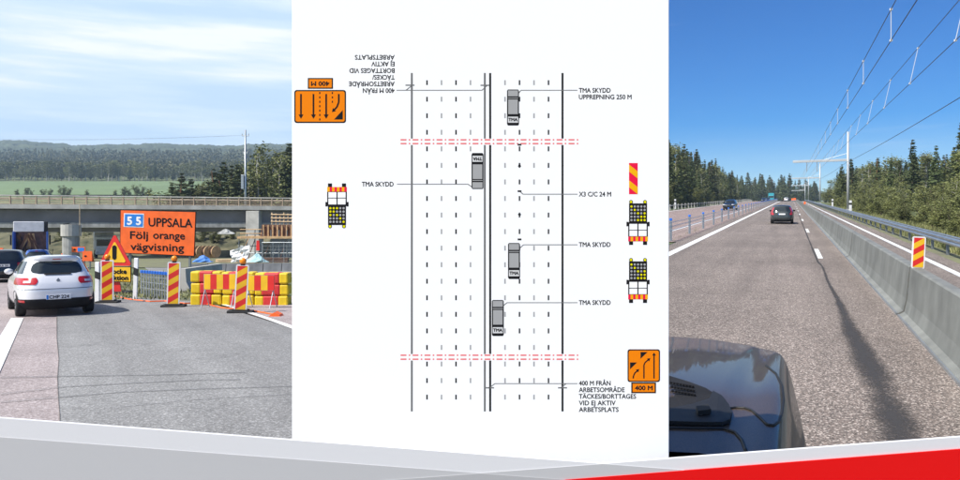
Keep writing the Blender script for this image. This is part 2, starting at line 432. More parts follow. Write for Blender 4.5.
# tar seal along the old lane line: soft, frayed dark streak that widens towards the viewer
def frayed(name, col, core):
    m = bpy.data.materials.new(name); m.use_nodes = True
    n, l = nt(m); b = n['Principled BSDF']; b.inputs['Base Color'].default_value = (*col, 1); b.inputs['Roughness'].default_value = 0.8
    at_ = n.new('ShaderNodeAttribute'); at_.attribute_name = 'edge'
    c = n.new('ShaderNodeTexCoord'); t = n.new('ShaderNodeTexNoise'); t.inputs['Scale'].default_value = 16; t.inputs['Detail'].default_value = 8; t.inputs['Roughness'].default_value = .75
    l.new(c.outputs['Object'], t.inputs[0])
    t2 = n.new('ShaderNodeTexNoise'); t2.inputs['Scale'].default_value = 1.1; t2.inputs['Detail'].default_value = 4; l.new(c.outputs['Object'], t2.inputs[0])
    ad = n.new('ShaderNodeMath'); ad.operation = 'ADD'; l.new(t.outputs[0], ad.inputs[0]); l.new(t2.outputs[0], ad.inputs[1])
    su = n.new('ShaderNodeMath'); su.operation = 'SUBTRACT'; l.new(ad.outputs[0], su.inputs[0]); l.new(at_.outputs['Fac'], su.inputs[1])
    mr_ = n.new('ShaderNodeMapRange'); mr_.interpolation_type = 'SMOOTHSTEP'; mr_.inputs['From Min'].default_value = core[0]; mr_.inputs['From Max'].default_value = core[1]; mr_.inputs['To Max'].default_value = .92
    l.new(su.outputs[0], mr_.inputs['Value']); l.new(mr_.outputs[0], b.inputs['Alpha'])
    return m
M['tar_soft'] = frayed('frayed_tar', (0.04, 0.037, 0.036), (.15, 1.2))
vs, fs, ev = [], [], []
Yt = [4 + .3 * i for i in range(60)] + [22 + 1.5 * i for i in range(60)]
for i, Y in enumerate(Yt):
    near = smooth01(21, 7.5, Y); w = .07 + .29 * smooth01(19, 7.2, Y); c = 1.0 + .015 * math.sin(Y * .9) + .05 * near
    if Y > 24: c, w = .93, .07
    for j in range(7):
        u = j / 3 - 1; X = TR * Y + c + u * w; vs.append((X, Y, ground(X, Y) + .017)); ev.append(abs(u) ** 1.3 * 1.1)
for i in range(len(Yt) - 1):
    for j in range(6): fs.append((7 * i + j, 7 * i + j + 1, 7 * i + j + 8, 7 * i + j + 7))
ob = MB().add(vs, fs).build('tar_seam', 'tar_soft'); at_ = ob.data.attributes.new('edge', 'FLOAT', 'POINT'); at_.data.foreach_set('value', ev); tag(ob, kind='structure')

# left road: old pinkish asphalt, the newer grey asphalt beside it and the crossing carriageway
def lpx(*pts): return [tuple(Lg(x, y)[:2]) for x, y in pts]
YLr = [5, 7, 9, 12, 16, 20, 26, 34, 46, 60, 80, 100, 112]
drape('left_road', 'asph_old', ([(TL * Y - 12.5, Y) for Y in YLr], [(TL * Y + .35 + .045 * max(0, Y - 20), Y) for Y in YLr]), 0.010, 60, 8)
joint = [(57, 470), (59, 440), (60, 420), (58.5, 400), (57.5, 380), (59, 360), (57, 340), (57, 318), (58, 305), (62, 296), (70, 288)]
redge = [(330, 478), (330, 440), (330, 420), (330, 400), (330, 380), (330, 362), (325, 345), (292, 329), (212, 304), (180, 301), (120, 296)]
drape('new_asphalt', 'asph_l', (lpx(*joint), lpx(*redge)), 0.016, 60, 12)
far_e = lpx((330, 345), (292, 329), (212, 302), (190, 297)); far_f = lpx((420, 345), (380, 322), (300, 303), (292, 296))
drape('left_shoulder', 'asph_old', (far_e, far_f), 0.012, 20, 8)
drape('left_gravel', 'verge', (lpx((100, 300), (118, 279), (150, 270)), lpx((212, 302.5), (205, 285), (200, 273))), 0.008, 16, 8)
drape('cross_road', 'asph_l', (lpx((140, 264), (230, 264), (330, 265)), lpx((150, 272), (230, 276), (330, 279))), 0.010, 16, 4)
e1 = lpx((350, 350.5), (320, 340), (292, 329.8), (262, 318.7), (235, 309.6), (212, 302.6), (200, 299.6)); e2 = lpx((350, 347), (320, 336.5), (292, 326.6), (262, 316.4), (235, 307.8), (212, 301.4), (200, 298.6))
drape('edge_marking', 'paint_white', (e1, e2), 0.026, 30, 1)
for Ya, Yb in ((8.5, 16.8), (24, 32), (44, 52)):
    drape('lane_dash', 'paint_white', ([(TL * Y - 1.03, Y) for Y in (Ya, Yb)], [(TL * Y - .74, Y) for Y in (Ya, Yb)]), 0.022, 8, 1)
for pts in ([(0, 379), (58, 378), (130, 377), (180, 376), (245, 374)], [(0, 396), (58, 389), (120, 385.5), (190, 382), (240, 381)], [(0, 404), (60, 399), (120, 394), (190, 391), (292, 388)], [(120, 409), (190, 402), (292, 396)]):
    w = .4 if pts[0][1] < 408 else .25
    drape('tyre_mark', 'tyre_mark', (lpx(*[(x, y - w) for x, y in pts]), lpx(*[(x, y + w) for x, y in pts])), 0.024, 30, 1)
drape('joint_seam', 'tar', (lpx(*[(x - .5, y) for x, y in joint[:8]]), lpx(*[(x + .35, y) for x, y in joint[:8]])), 0.023, 40, 1)
drape('site_ground', 'verge', ([(-80, 56), (-84, 66), (-112, 106)], [(-9, 56), (-12, 66), (-22, 106)]), 0.03, 20, 14)
drape('field', 'field', ([(-620, 405), (-900, 690)][:1] + [(-620, 690)], [(-60, 405), (-60, 690)]), 0.6, 30, 20)
# the field as a wide sheet
# ------------------------------------------------------------------ text helper
def text_polys(s):
    cu = bpy.data.curves.new('t', 'FONT'); cu.body = s; cu.size = 1.0; cu.resolution_u = 3
    ob = bpy.data.objects.new('t', cu); COL.objects.link(ob)
    bpy.context.view_layer.update()
    me = bpy.data.meshes.new_from_object(ob.evaluated_get(bpy.context.evaluated_depsgraph_get()))
    V = [tuple(v.co) for v in me.vertices]; Fc = [list(p.vertices) for p in me.polygons]
    bpy.data.objects.remove(ob); bpy.data.meshes.remove(me); bpy.data.curves.remove(cu)
    return V, Fc

def text_in(mb, s, p0, ux, uz, w=None, h=None, bold=0.0):
    """fill text s into mb: origin p0 (baseline left), unit dirs ux, uz; cap height h, width w"""
    V, Fc = text_polys(s)
    x0 = min(v[0] for v in V); x1 = max(v[0] for v in V)
    sy = h / .69; sx = (w / (x1 - x0)) if w else sy
    p0, ux, uz = Vector(p0), Vector(ux), Vector(uz)
    n = ux.cross(uz).normalized()
    for k, (dx, dz) in enumerate([(0, 0)] + ([(bold, 0), (-bold, 0), (0, bold), (0, -bold)] if bold else [])):
        mb.add([p0 + ux * ((v[0] - x0) * sx + dx) + uz * (v[1] * sy + dz) + n * (.00002 * k) for v in V], Fc)

# ------------------------------------------------------------------ the plan drawing on a board between the roads
BY = 2.3
K = BY / F
def B(px, py, lay=1): return ((px - CX) * K, BY - .00008 * lay, EYE + (HZ - py) * K)
board = thing('plan_board', 'tall white board on steel posts carrying a black line drawing of a motorway', 'board', (0, BY, 0))
board_loc = Vector((0, BY, 0))
def bpart(mb, name, m, par=None, **kw):
    mb.v = [tuple(Vector(v) - board_loc) for v in mb.v]
    o = mb.build(name, m, par if par is not None else board, **kw)
    if name in ('lane_line', 'leader_lines', 'marker_dots', 'work_zone_limit', 'lamps_lit', 'lamps_unlit', 'bumper_stripe', 'truck_fill', 'attenuator_body', 'sign_arrows', 'road_edge_line', 'attenuator_symbol'): o['kind'] = 'stuff'
    return o
q = MB(); q.bbox((.5 * (292 + 669) * K - CX * K, BY + .011, EYE + (HZ - 225) * K), ((669 - 292) * K, .022, 500 * K), .002)
bpart(q, 'panel', 'board')
for px in (330, 630):
    z1 = EYE + (HZ - 20) * K; X = (px - CX) * K; z0 = ground(X, BY + .05) - .05
    q = MB(); q.bbox((X, BY + .055, (z0 + z1) / 2), (.06, .06, z1 - z0), .006); bpart(q, 'post', 'galv')

def rect(mb, x0, y0, x1, y1, lay=1): mb.add([B(x0, y1, lay), B(x1, y1, lay), B(x1, y0, lay), B(x0, y0, lay)], [(0, 1, 2, 3)])
def poly(mb, pts, lay=1):
    a = sum(pts[i - 1][0] * pts[i][1] - pts[i][0] * pts[i - 1][1] for i in range(len(pts)))
    if a > 0: pts = pts[::-1]
    mb.add([B(x, y, lay) for x, y in pts], [tuple(range(len(pts)))])
def stroke(mb, pts, w, lay=1):
    for (xa, ya), (xb, yb) in zip(pts, pts[1:]):
        dx, dy = xb - xa, yb - ya; d = math.hypot(dx, dy) or 1; nx, ny = -dy / d * w / 2, dx / d * w / 2
        poly(mb, [(xa + nx, ya + ny), (xb + nx, yb + ny), (xb - nx, yb - ny), (xa - nx, ya - ny)], lay)
def btext(mb, s, x, y, w, h, rot=False, lay=1, bold=0.0):
    u = Vector((-1 if rot else 1, 0, 0)); up = Vector((0, 0, -1 if rot else 1))
    text_in(mb, s, B(x, y, lay), u, up, w * K if w else None, h * K, bold * K)

segs = [(73, 138.6), (145, 354), (360.5, 411.5)]
for x, m, w in ((411.8, 'ink_grey', 2.0), (484.8, 'ink_grey', 2.0), (490.2, 'ink', 2.1), (562.5, 'ink', 2.1)):
    q = MB()
    for a, b in segs: rect(q, x - w / 2, a, x + w / 2, b)
    bpart(q, 'road_edge_line', m)
for x, m in ((427, 'ink'), (441.5, 'ink_mid'), (456, 'ink'), (470.5, 'ink_mid'), (505, 'ink_mid'), (519.5, 'ink'), (534, 'ink_mid'), (548.5, 'ink')):
    q = MB(); y = 80.2
    while y < 411:
        if not (137 < y < 142 or 352 < y < 357) and not (x == 470.5 and 155 < y < 186) and not (x == 519.5 and 148 < y < 244 and 0): rect(q, x - .8, y, x + .8, min(y + 4.9, 411), 1)
        y += 16.55
    bpart(q, 'lane_line', m)
q = MB()
for yy in (139.8, 143.6, 355.2, 359.2):
    x = 400.5; k = 0
    while x < 578:
        wdt = 6.0 if k % 2 == 0 else 1.6
        rect(q, x, yy - .75, min(x + wdt, 579), yy + .75, 2); x += wdt + 2.2; k += 1
bpart(q, 'work_zone_limit', 'ink_red')
q = MB()
for x0, y0, x1 in ((396.5, 90.3, 482), (397, 184.2, 468), (523, 194.2, 577.5), (523.5, 244.8, 577.5), (507, 302.7, 577.5), (495, 383.6, 577.5), (521, 90.3, 577.5)):
    stroke(q, [(x0, y0), (x1, y0)], .8, 2)
for pts in ([(482, 90.3), (487, 85.5)], [(406, 90.3), (412, 85.5)], [(468, 184.2), (472, 187)], [(523, 194.2), (519, 190.5)], [(523.5, 244.8), (519, 249)], [(507, 302.7), (503, 306)], [(495, 383.6), (489, 388)], [(566, 383.6), (561, 388)], [(521, 90.3), (517.5, 94.5)]):
    stroke(q, pts, .9, 2)
for x, y in ((485, 85.3), (410, 85.2), (489.5, 387.8), (562.5, 387.8)): stroke(q, [(x - 4.5, y), (x + 4.5, y)], 1.3, 2)
bpart(q, 'leader_lines', 'ink_grey')
q = MB()
for y in (143.8, 190.3, 238.5): rect(q, 517.6, y, 521.4, y + 1.8, 2)
poly(q, [(517.8, 166.8), (521.2, 166.8), (520.2, 164), (518.8, 164)], 2)
poly(q, [(517.8, 214.6), (519.5, 212.7), (521.2, 214.6), (519.5, 216.5)], 2)
bpart(q, 'marker_dots', 'ink')
for s, x, y, w in (('TMA SKYDD', 579, 92.6, 31.5), ('UPPREPNING 250 M', 579, 99.2, 52.5), ('X3 C/C 24 M', 579, 196.4, 32), ('TMA SKYDD', 579, 246.8, 31.5), ('TMA SKYDD', 579, 304.8, 31.5), ('TMA SKYDD', 362, 186.4, 31.5)):
    q = MB(); btext(q, s, x, y, w, 4.5, bold=.18); bpart(q, 'caption', 'ink')
q = MB()
for i, (s, w) in enumerate((('400 M FRÅN', 31.5), ('ARBETSOMRÅDE', 45.5), ('TÄCKES/BORTTAGES', 57), ('VID EJ AKTIV', 36.5), ('ARBETSPLATS', 39.5))): btext(q, s, 579, 385.4 + 6.6 * i, w, 4.5, bold=.18)
bpart(q, 'caption', 'ink')
q = MB()
for i, (s, w) in enumerate((('400 M FRÅN', 31.5), ('ARBETSOMRÅDE', 45.5), ('TÄCKES/', 22), ('BORTTAGES VID', 45), ('EJ AKTIV', 23), ('ARBETSPLATS', 39.5))): btext(q, s, 394.5, 88.4 - 6.65 * i, w, 4.5, rot=True, bold=.18)
bpart(q, 'caption', 'ink')

def plan_truck(x0, y0, flip):
    """plan-view truck symbol 12 x 36 px, cab on top unless flipped"""
    def P(u, v): return (x0 + u, y0 + v) if not flip else (x0 + 12 - u, y0 + 36 - v)
    def rr(mb, u0, v0, u1, v1, lay):
        (a, b), (c, d) = P(u0, v0), P(u1, v1); rect(mb, min(a, c), min(b, d), max(a, c), max(b, d), lay)
    q = MB(); poly(q, [P(1, 0), P(11, 0), P(12, 1.2), P(12, 34.6), P(11, 36), P(1, 36), P(0, 34.6), P(0, 1.2)], 4); body = bpart(q, 'truck_symbol', 'ink')
    q = MB(); rr(q, 1, .9, 11, 6.8, 6); rr(q, .9, 8.2, 11.1, 8.9, 6); rr(q, 1.2, 10, 10.8, 24.6, 6); bpart(q, 'truck_fill', 'ink_mid', body)
    q = MB(); rr(q, .9, 27.2, 11.1, 33.2, 6); bpart(q, 'truck_tail', 'ink_light', body)
    q = MB(); (tx, ty) = P(1.6, 31.6); btext(q, 'TMA', tx, ty, 8.8, 3.0, rot=flip, lay=7, bold=.25); bpart(q, 'truck_lettering', 'ink', body)
for a in ((507, 89.5, False), (471.5, 153, True), (508, 243, False), (491.8, 300, False)): plan_truck(*a)

def tma_icon(x0, y0, flip, amb):
    """rear view of a truck-mounted attenuator with lamp matrix: 23 x 45 px"""
    def P(u, v): return (x0 + u, y0 + v) if not flip else (x0 + 22 - u, y0 + 44 - v)
    def rr(mb, u0, v0, u1, v1, lay):
        (a, b), (c, d) = P(u0, v0), P(u1, v1); rect(mb, min(a, c), min(b, d), max(a, c), max(b, d), lay)
    q = MB(); rr(q, 2, 3, 20, 22.5, 4); rr(q, 1.2, 22, 20.8, 36.5, 3); rr(q, -.6, 21.5, 1.6, 26, 3); rr(q, 20.4, 21.5, 22.6, 26, 3)
    rr(q, 2, 40.5, 6, 44.6, 4); rr(q, 16, 40.5, 20, 44.6, 4)
    for u in (4, 18): poly(q, [P(u + 2 * math.cos(t * .785), 1.6 + 2 * math.sin(t * .785)) for t in range(8)], 4)
    body = bpart(q, 'attenuator_symbol', 'ink')
    q = MB(); rr(q, 2.4, 23.6, 10.3, 29.5, 5); rr(q, 11.5, 23.6, 19.6, 29.5, 5); rr(q, 2.4, 30.3, 10.3, 35.8, 5); rr(q, 11.5, 30.3, 19.6, 35.8, 5); bpart(q, 'attenuator_body', 'board', body)
    qy, qg = MB(), MB()
    for r in range(5):
        for c in range(5):
            u, v = 4.4 + 3.3 * c, 6.2 + 3.4 * r
            poly(qy if (r, c) in amb else qg, [P(u + 1.15 * math.cos(t * .785), v + 1.15 * math.sin(t * .785)) for t in range(8)], 6)
    for u in (4, 18): poly(qy, [P(u + 1.3 * math.cos(t * .785), 1.6 + 1.3 * math.sin(t * .785)) for t in range(8)], 6)
    bpart(qy, 'lamps_lit', 'ink_yellow', body); bpart(qg, 'lamps_unlit', 'ink_mid', body)
    q1, q2 = MB(), MB()
    for i in range(8): rr(q1 if i % 2 == 0 else q2, 1.2 + 2.45 * i, 36.3, 1.2 + 2.45 * (i + 1), 41, 5)
    bpart(q1, 'bumper_stripe', 'ink_pink', body); bpart(q2, 'bumper_stripe', 'ink_amber', body)
arrowp = {(0, 0), (1, 1), (2, 2), (2, 4), (3, 3), (3, 4), (4, 2), (4, 3), (4, 4)}
tma_icon(327, 200.3, False, arrowp) if 0 else None
tma_icon(627, 200.3, False, arrowp); tma_icon(627, 258.3, False, arrowp); tma_icon(326, 184, True, arrowp)
q = MB(); rect(q, 629, 163, 637.7, 194.2, 3); st = bpart(q, 'marker_plate_symbol', 'ink_pink')
q = MB()
for v in (164.5, 180.2): poly(q, [(629, v), (637.7, v + 7), (637.7, v + 14), (629, v + 7)], 5)
bpart(q, 'marker_stripe', 'ink_amber', st)

def arrow(mb, pts, w=1.5, hd=5.0, hl=4.4, lay=7):
    stroke(mb, pts[:-1] + [pts[-1]], w, lay)
    (xa, ya), (xb, yb) = pts[-2], pts[-1]; d = math.hypot(xb - xa, yb - ya); ux, uy = (xb - xa) / d, (yb - ya) / d
    poly(mb, [(xb + ux * hl, yb + uy * hl), (xb - uy * hd / 2, yb + ux * hd / 2), (xb + uy * hd / 2, yb - ux * hd / 2)], lay)
def rrect(x0, y0, x1, y1, r):
    P = []
    for cx, cy, a0 in ((x1 - r, y0 + r, -90), (x1 - r, y1 - r, 0), (x0 + r, y1 - r, 90), (x0 + r, y0 + r, 180)):
        for k in range(4): a = math.radians(a0 + 30 * k); P.append((cx + r * math.cos(a), cy + r * math.sin(a)))
    return P
q = MB(); poly(q, rrect(294.3, 90, 346, 123, 2.4), 3); s1 = bpart(q, 'lane_sign_symbol', 'ink')
q = MB(); poly(q, rrect(295.6, 91.3, 344.7, 121.7, 1.8), 5); bpart(q, 'sign_face', 'ink_orange', s1)
q = MB()
for x in (301, 313.5, 326.2): arrow(q, [(x, 94), (x, 114.5)], 1.7)
arrow(q, [(338.8, 94), (338.8, 102), (337, 107), (334.5, 109.5)], 1.7, 4.6, 3.6)
poly(q, [(342.8, 110), (342.8, 119.5), (334, 119.5)], 7)
for i in range(7): rect(q, 319.2, 92 + 4.4 * i, 320.4, 94 + 4.4 * i, 7)
for i in range(3): rect(q, 331.8, 92 + 4.4 * i, 333, 94 + 4.4 * i, 7)
bpart(q, 'sign_arrows', 'ink', s1)
q = MB(); rect(q, 307.8, 78, 333, 88.8, 3); s2 = bpart(q, 'distance_plate_symbol', 'ink')
q = MB(); rect(q, 309, 79.2, 331.8, 87.6, 5); bpart(q, 'sign_face', 'ink_orange', s2)
q = MB(); btext(q, '400 M', 329.3, 81.6, 18, 4.2, rot=True, lay=7, bold=.25); bpart(q, 'sign_lettering', 'ink', s2)
q = MB(); poly(q, rrect(627.5, 349.3, 660, 382, 2.2), 3); s3 = bpart(q, 'lane_sign_symbol', 'ink')
q = MB(); poly(q, rrect(628.7, 350.5, 658.8, 380.8, 1.7), 5); bpart(q, 'sign_face', 'ink_orange', s3)
q = MB()
arrow(q, [(633.2, 378.5), (633.4, 376), (634.8, 373), (637, 371)], 1.3, 3.6, 3)
arrow(q, [(643.9, 378.5), (643.9, 365), (645, 362.5), (648, 360)], 1.3, 3.6, 3)
arrow(q, [(654, 378.5), (654, 355.5)], 1.3, 3.8, 3)
poly(q, [(640.5, 352), (647.5, 352), (640.5, 358.7)], 7); poly(q, [(630, 362.4), (637, 362.4), (630, 369.2)], 7)
bpart(q, 'sign_arrows', 'ink', s3)
q = MB(); rect(q, 631.2, 382.4, 656, 393.2, 3); s4 = bpart(q, 'distance_plate_symbol', 'ink')
q = MB(); rect(q, 632.6, 383.7, 654.6, 391.9, 5); bpart(q, 'sign_face', 'ink_orange', s4)
q = MB(); btext(q, '400 M', 635, 390, 17.4, 4.2, lay=7, bold=.25); bpart(q, 'sign_lettering', 'ink', s4)

# ------------------------------------------------------------------ the painted fascia rail below the board
GY = 2.2
KG = GY / F
fascia = thing('fascia_rail', 'long slanted grey and red painted fascia panels below the white board', 'panel', (0, GY, 0))
def G(px, py, lay): return ((px - CX) * KG, GY - .0015 * lay, EYE + (HZ - py) * KG)
def fpart(name, m, pts, lay, th=.012):
    a = sum(pts[i - 1][0] * pts[i][1] - pts[i][0] * pts[i - 1][1] for i in range(len(pts)))
    if a > 0: pts = pts[::-1]
    q = MB(); q.prism([G(x, y, lay) for x, y in pts], (0, th, 0)); q.v = [tuple(Vector(v) - Vector((0, GY, 0))) for v in q.v]
    q.fixn(); return q.build(name, m, fascia)
LT = lambda x: 418 + .0759 * x
LM = lambda x: 437 + .075 * x
RT = lambda x: 509 - .075 * x
RR = lambda x: 523.4 - .0779 * x
BT = 560
fpart('light_panel', 'ban_light', [(-120, LT(-120)), (603, LT(603)), (603, BT), (-120, BT)], 0)
fpart('light_panel', 'ban_light', [(603, RT(603)), (1080, RT(1080)), (1080, BT), (603.6, BT)], 0)
fpart('grey_panel', 'ban_mid', [(-120, LM(-120)), (480, LM(480)), (480, BT), (-120, BT)], 1)
fpart('grey_panel', 'ban_mid', [(480, 473), (603, RT(603)), (684, 469.95), (684, BT), (480.5, BT)], 1.3)
fpart('dark_panel', 'ban_dark', [(380, RT(380)), (480, 473), (585, LM(585)), (585, BT), (380, BT)], 2.4)
fpart('red_panel', 'ban_red', [(440, RR(440)), (1080, RR(1080)), (1080, BT), (440, BT)], 3.6)
for px in (-90, 270, 690, 1050):
    X = (px - CX) * KG; z1 = EYE + (HZ - 478) * KG; z0 = ground(X, GY + .05) - .05
    q = MB(); q.bbox((X, .045, (z0 + z1) / 2), (.05, .05, z1 - z0), .006); q.build('post', 'galv', fascia)

# ------------------------------------------------------------------ right highway furniture
def barrier_profile():
    return [(0.0, 0.0), (0.0, .07), (.10, .12), (.155, .34), (.22, .95), (.25, .975), (.40, .975), (.43, .95), (.50, .34), (.555, .12), (.65, .07), (.65, 0.0)]
names_ord = ['nearest', 'second', 'third', 'fourth', 'fifth', 'sixth', 'seventh', 'eighth', 'ninth', 'tenth', 'eleventh', 'twelfth']
jY = [1.2, 13.75, 26.6, 39.5, 52.5, 66, 80, 95, 112, 132, 160, 200, 300]
for i in range(12):
    a, b = jY[i] + .07, jY[i + 1] - .07
    o = thing('concrete_barrier', '%s grey concrete barrier element counted from the plan board along the highway' % names_ord[i], 'barrier', R(2.05, a), 0, 'concrete barrier elements along the highway')
    q = MB(); base = Vector(o.location)
    n = 6; pr = barrier_profile(); vs = []
    for k in range(n + 1):
        Y = a + (b - a) * k / n
        vs += [R(2.05 + s, Y, h - .02) - base for s, h in pr]
    m_ = len(pr); fs = []
    for k in range(n):
        for j in range(m_ - 1): fs.append((k * m_ + j, k * m_ + j + 1, (k + 1) * m_ + j + 1, (k + 1) * m_ + j))
    fs += [tuple(range(m_)), tuple(n * m_ + j for j in range(m_ - 1, -1, -1))]
    q.add(vs, fs); q.fixn(); q.build('element', 'concrete_b', o)
    q = MB()                                     # steel foot strip along the base and the joint plate
    for s in (-.035,):
        vs = [R(2.05 + s + dx, Y, dz) - base for Y in (a, b) for dx, dz in ((0, 0), (.032, 0), (.032, .055), (0, .055))]
        q.add(vs, [(0, 4, 5, 1), (1, 5, 6, 2), (2, 6, 7, 3), (3, 7, 4, 0), (0, 1, 2, 3), (7, 6, 5, 4)])
    q.fixn().build('foot_strip', 'galv', o)
    if i < 6:
        q = MB(); q.box(R(2.05 + .2, b - .06, .3) - base, (.03, .09, .5)); q.build('coupling', 'galv_dark', o)

def stripes_plate(par, w, h, n, up=True, th=.012, frame=.10, ma='sign_red', mb_='sign_yellow', lift=0.0):
    """white framed plate in the local XZ plane facing -Y with slanted red and yellow stripes, each stripe its own mesh"""
    q = MB(); P = []
    for cx, cz, a0 in ((w / 2 - .03, h - .03, 0), (-w / 2 + .03, h - .03, 90), (-w / 2 + .03, .03, 180), (w / 2 - .03, .03, 270)):
        for k in range(4): a = math.radians(a0 + 30 * k); P.append((cx + .03 * math.cos(a), 0, lift + cz + .03 * math.sin(a)))
    q.prism(P, (0, th, 0)); q.fixn(); pl_ = q.build('plate', 'sign_white', par)
    iw, z0, z1 = w * (1 - 2 * frame), lift + w * frame, lift + h - w * frame
    step = (z1 - z0) / n; sl = iw * .62
    for k in range(-1, n + 1):
        a, b = z0 + k * step, z0 + (k + 1) * step
        pts = [(-iw / 2, a), (iw / 2, a + sl), (iw / 2, b + sl), (-iw / 2, b)]
        # clip to the face
        def clip(P, lim, keep_low):
            out = []
            for i in range(len(P)):
                p, r = P[i - 1], P[i]; ip = (p[1] <= lim) == keep_low; ir = (r[1] <= lim) == keep_low
                if ip != ir: t = (lim - p[1]) / (r[1] - p[1]); out.append((p[0] + t * (r[0] - p[0]), lim))
                if ir: out.append(r)
            return out
        pts = clip(pts, z1, True); pts = clip(pts, z0 + 1e-6, False) if pts else pts
        if len(pts) < 3: continue
        q = MB(); q.prism([(x, -.001, z) for x, z in pts], (0, -.003, 0)); q.fixn(); q.build('stripe', ma if k % 2 == 0 else mb_, pl_)
    return pl_

mk = thing('marker_plate', 'red and yellow striped marker plate standing on the concrete barrier', 'marker', R(2.05 + .325, 13.5, .93), 0)
mk.rotation_euler = (0, math.radians(3), -math.radians(5))
stripes_plate(mk, .235, .60, 5, lift=.01)
q = MB(); q.box((0, .02, .1), (.03, .02, .24)); q.build('bracket', 'galv', mk)

# W-beam guardrail on the outer edge
gr = thing('guardrail', 'galvanised steel guardrail along the outer edge beside the wood', 'guardrail', R(6.0, 20))
base = Vector(gr.location)
prof = [(0, .44), (-.045, .47), (-.075, .51), (-.045, .555), (0, .59), (-.045, .625), (-.075, .67), (-.045, .71), (0, .74)]
YG = [16 + 3 * i for i in range(102)]
vs = []
for Y in YG: vs += [R(6.0 + s, Y, h) - base for s, h in prof]
m_ = len(prof)
q = MB().add(vs, [(k * m_ + j, (k + 1) * m_ + j, (k + 1) * m_ + j + 1, k * m_ + j + 1) for k in range(len(YG) - 1) for j in range(m_ - 1)])
q.build('beam', 'galv', gr, smooth=True)
q = MB(); q.tube([R(6.04, Y, .77) - base for Y in YG], .035, 6); q.build('top_tube', 'galv', gr, smooth=True)
q = MB(); q.box((0, 0, .33), (.11, .06, .78)); q.box((-.05, 0, .58), (.08, .05, .2))
pm = q.build('post', 'galv_dark', gr).data
bpy.data.objects.remove(gr.children[-1]) if False else None
first = [c for c in gr.children if c.name.startswith('post')][0]
for i, Y in enumerate(YG):
    o = first if i == 0 else link('post', pm, gr)
    o.location = R(6.09, Y) - base; o.rotation_euler = (0, 0, -HR)

def cable_barrier(name, label, pts, h, group=None):
    """steel posts with blue caps carrying three wire ropes; pts: ground points"""
    o = thing(name, label, 'barrier', pts[0], 0, group); b0 = Vector(pts[0])
    q = MB(); q.bbox((0, 0, h / 2 - .06), (.12, .10, h - .02), .015); pm = q.build('post', 'galv', o)
    q = MB(); q.bbox((0, 0, 0), (.14, .12, .13), .02); cm = q.build('cap', 'blue_cap', pm); cm.location = (0, 0, h - .1)
    for i, p in enumerate(pts):
        pp = pm if i == 0 else link('post', pm.data, o)
        pp.location = Vector(p) - b0
        if i: c = link('cap', cm.data, pp); c.location = (0, 0, h - .1)
    for hh in (.45, .62, .79):
        q = MB(); q.tube([Vector(p) + Vector((.045, 0, hh * h)) - b0 for p in pts], .018, 5); q.build('rope', 'galv', o)
    return o
cable_barrier('cable_barrier', 'row of steel posts with blue caps and wire ropes beside the highway lane', [R(-6.15, 30 + 6.8 * i) for i in range(44)], 1.2)

# far railing on the other side of the opposite carriageway
fr = thing('side_rail', 'pale low railing on short posts below the conifer wood', 'guardrail', R(-19.6, 104)); b0 = Vector(fr.location)
Yf = [104 + 4.2 * i for i in range(62)]
q = MB(); q.box((0, 0, .45), (.16, .16, 1.0)); pm = q.build('post', 'concrete_light', fr)
for i, Y in enumerate(Yf):
    o = pm if i == 0 else link('post', pm.data, fr)
    o.location = R(-19.6, Y) - b0
q = MB(); q.tube([R(-19.6, Y, .72) - b0 for Y in Yf], .07, 5); q.build('rail', 'concrete_light', fr)
for Y, c in ((128, -20.6), (92, 7.6), (132, 7.6)):
    g_ = thing('guide_post', {128: 'white guide post with black band before the conifer wood', 92: 'white guide post behind the guardrail near the tallest mast', 132: 'white guide post behind the guardrail beyond the tallest mast'}[Y], 'post', R(c, Y), 0, 'white guide posts')
    q = MB(); q.bbox((0, 0, .85), (.3, .12, 1.75), .02); q.build('shaft', 'sign_white', g_)
    q = MB(); q.box((0, 0, 1.3), (.304, .124, .25)); q.build('band', 'black', g_)

# overhead line masts with cantilevers
mastY = [101, 199, 330, 410]
WIRES = {'B': (2.25, 5.8), 'A': (2.25, 6.5), 'D': (3.7, 5.8), 'C': (3.95, 6.5)}
lab = ['tallest grey steel mast with long arm standing right behind the guardrail', 'second grey steel mast with arm along the guardrail', 'third grey steel mast with arm, far along the guardrail', 'farthest grey steel mast with arm before the distant wood']
for i, Y in enumerate(mastY):
    p = R(8.0, Y); o = thing('overhead_mast', lab[i], 'mast', p, -HR, 'overhead line masts')
    q = MB(); q.tube([(0, 0, -.1), (0, 0, 11.3)], [.21, .15], 10); q.build('shaft', 'pole_white', o, smooth=True)
    q = MB(); q.bbox((-3.55, 0, 7.35), (7.1, .22, .34), .02); q.tube([(0, 0, 8.3), (-3.2, 0, 7.45)], .035, 6); q.build('arm', 'pole_white', o)
    for c in (2.25, 3.7):
        x = (c - 8.0) * math.cos(HR)
        q = MB(); q.tube([(x, 0, 7.3), (x, 0, 5.85)], .05, 6); q.bbox((x, 0, 6.52), (.1, .1, .25), .02); q.build('hanger', 'galv', o)
    q = MB(); q.bbox((0, 0, .2), (.7, .7, .5), .03); q.build('footing', 'concrete', o)
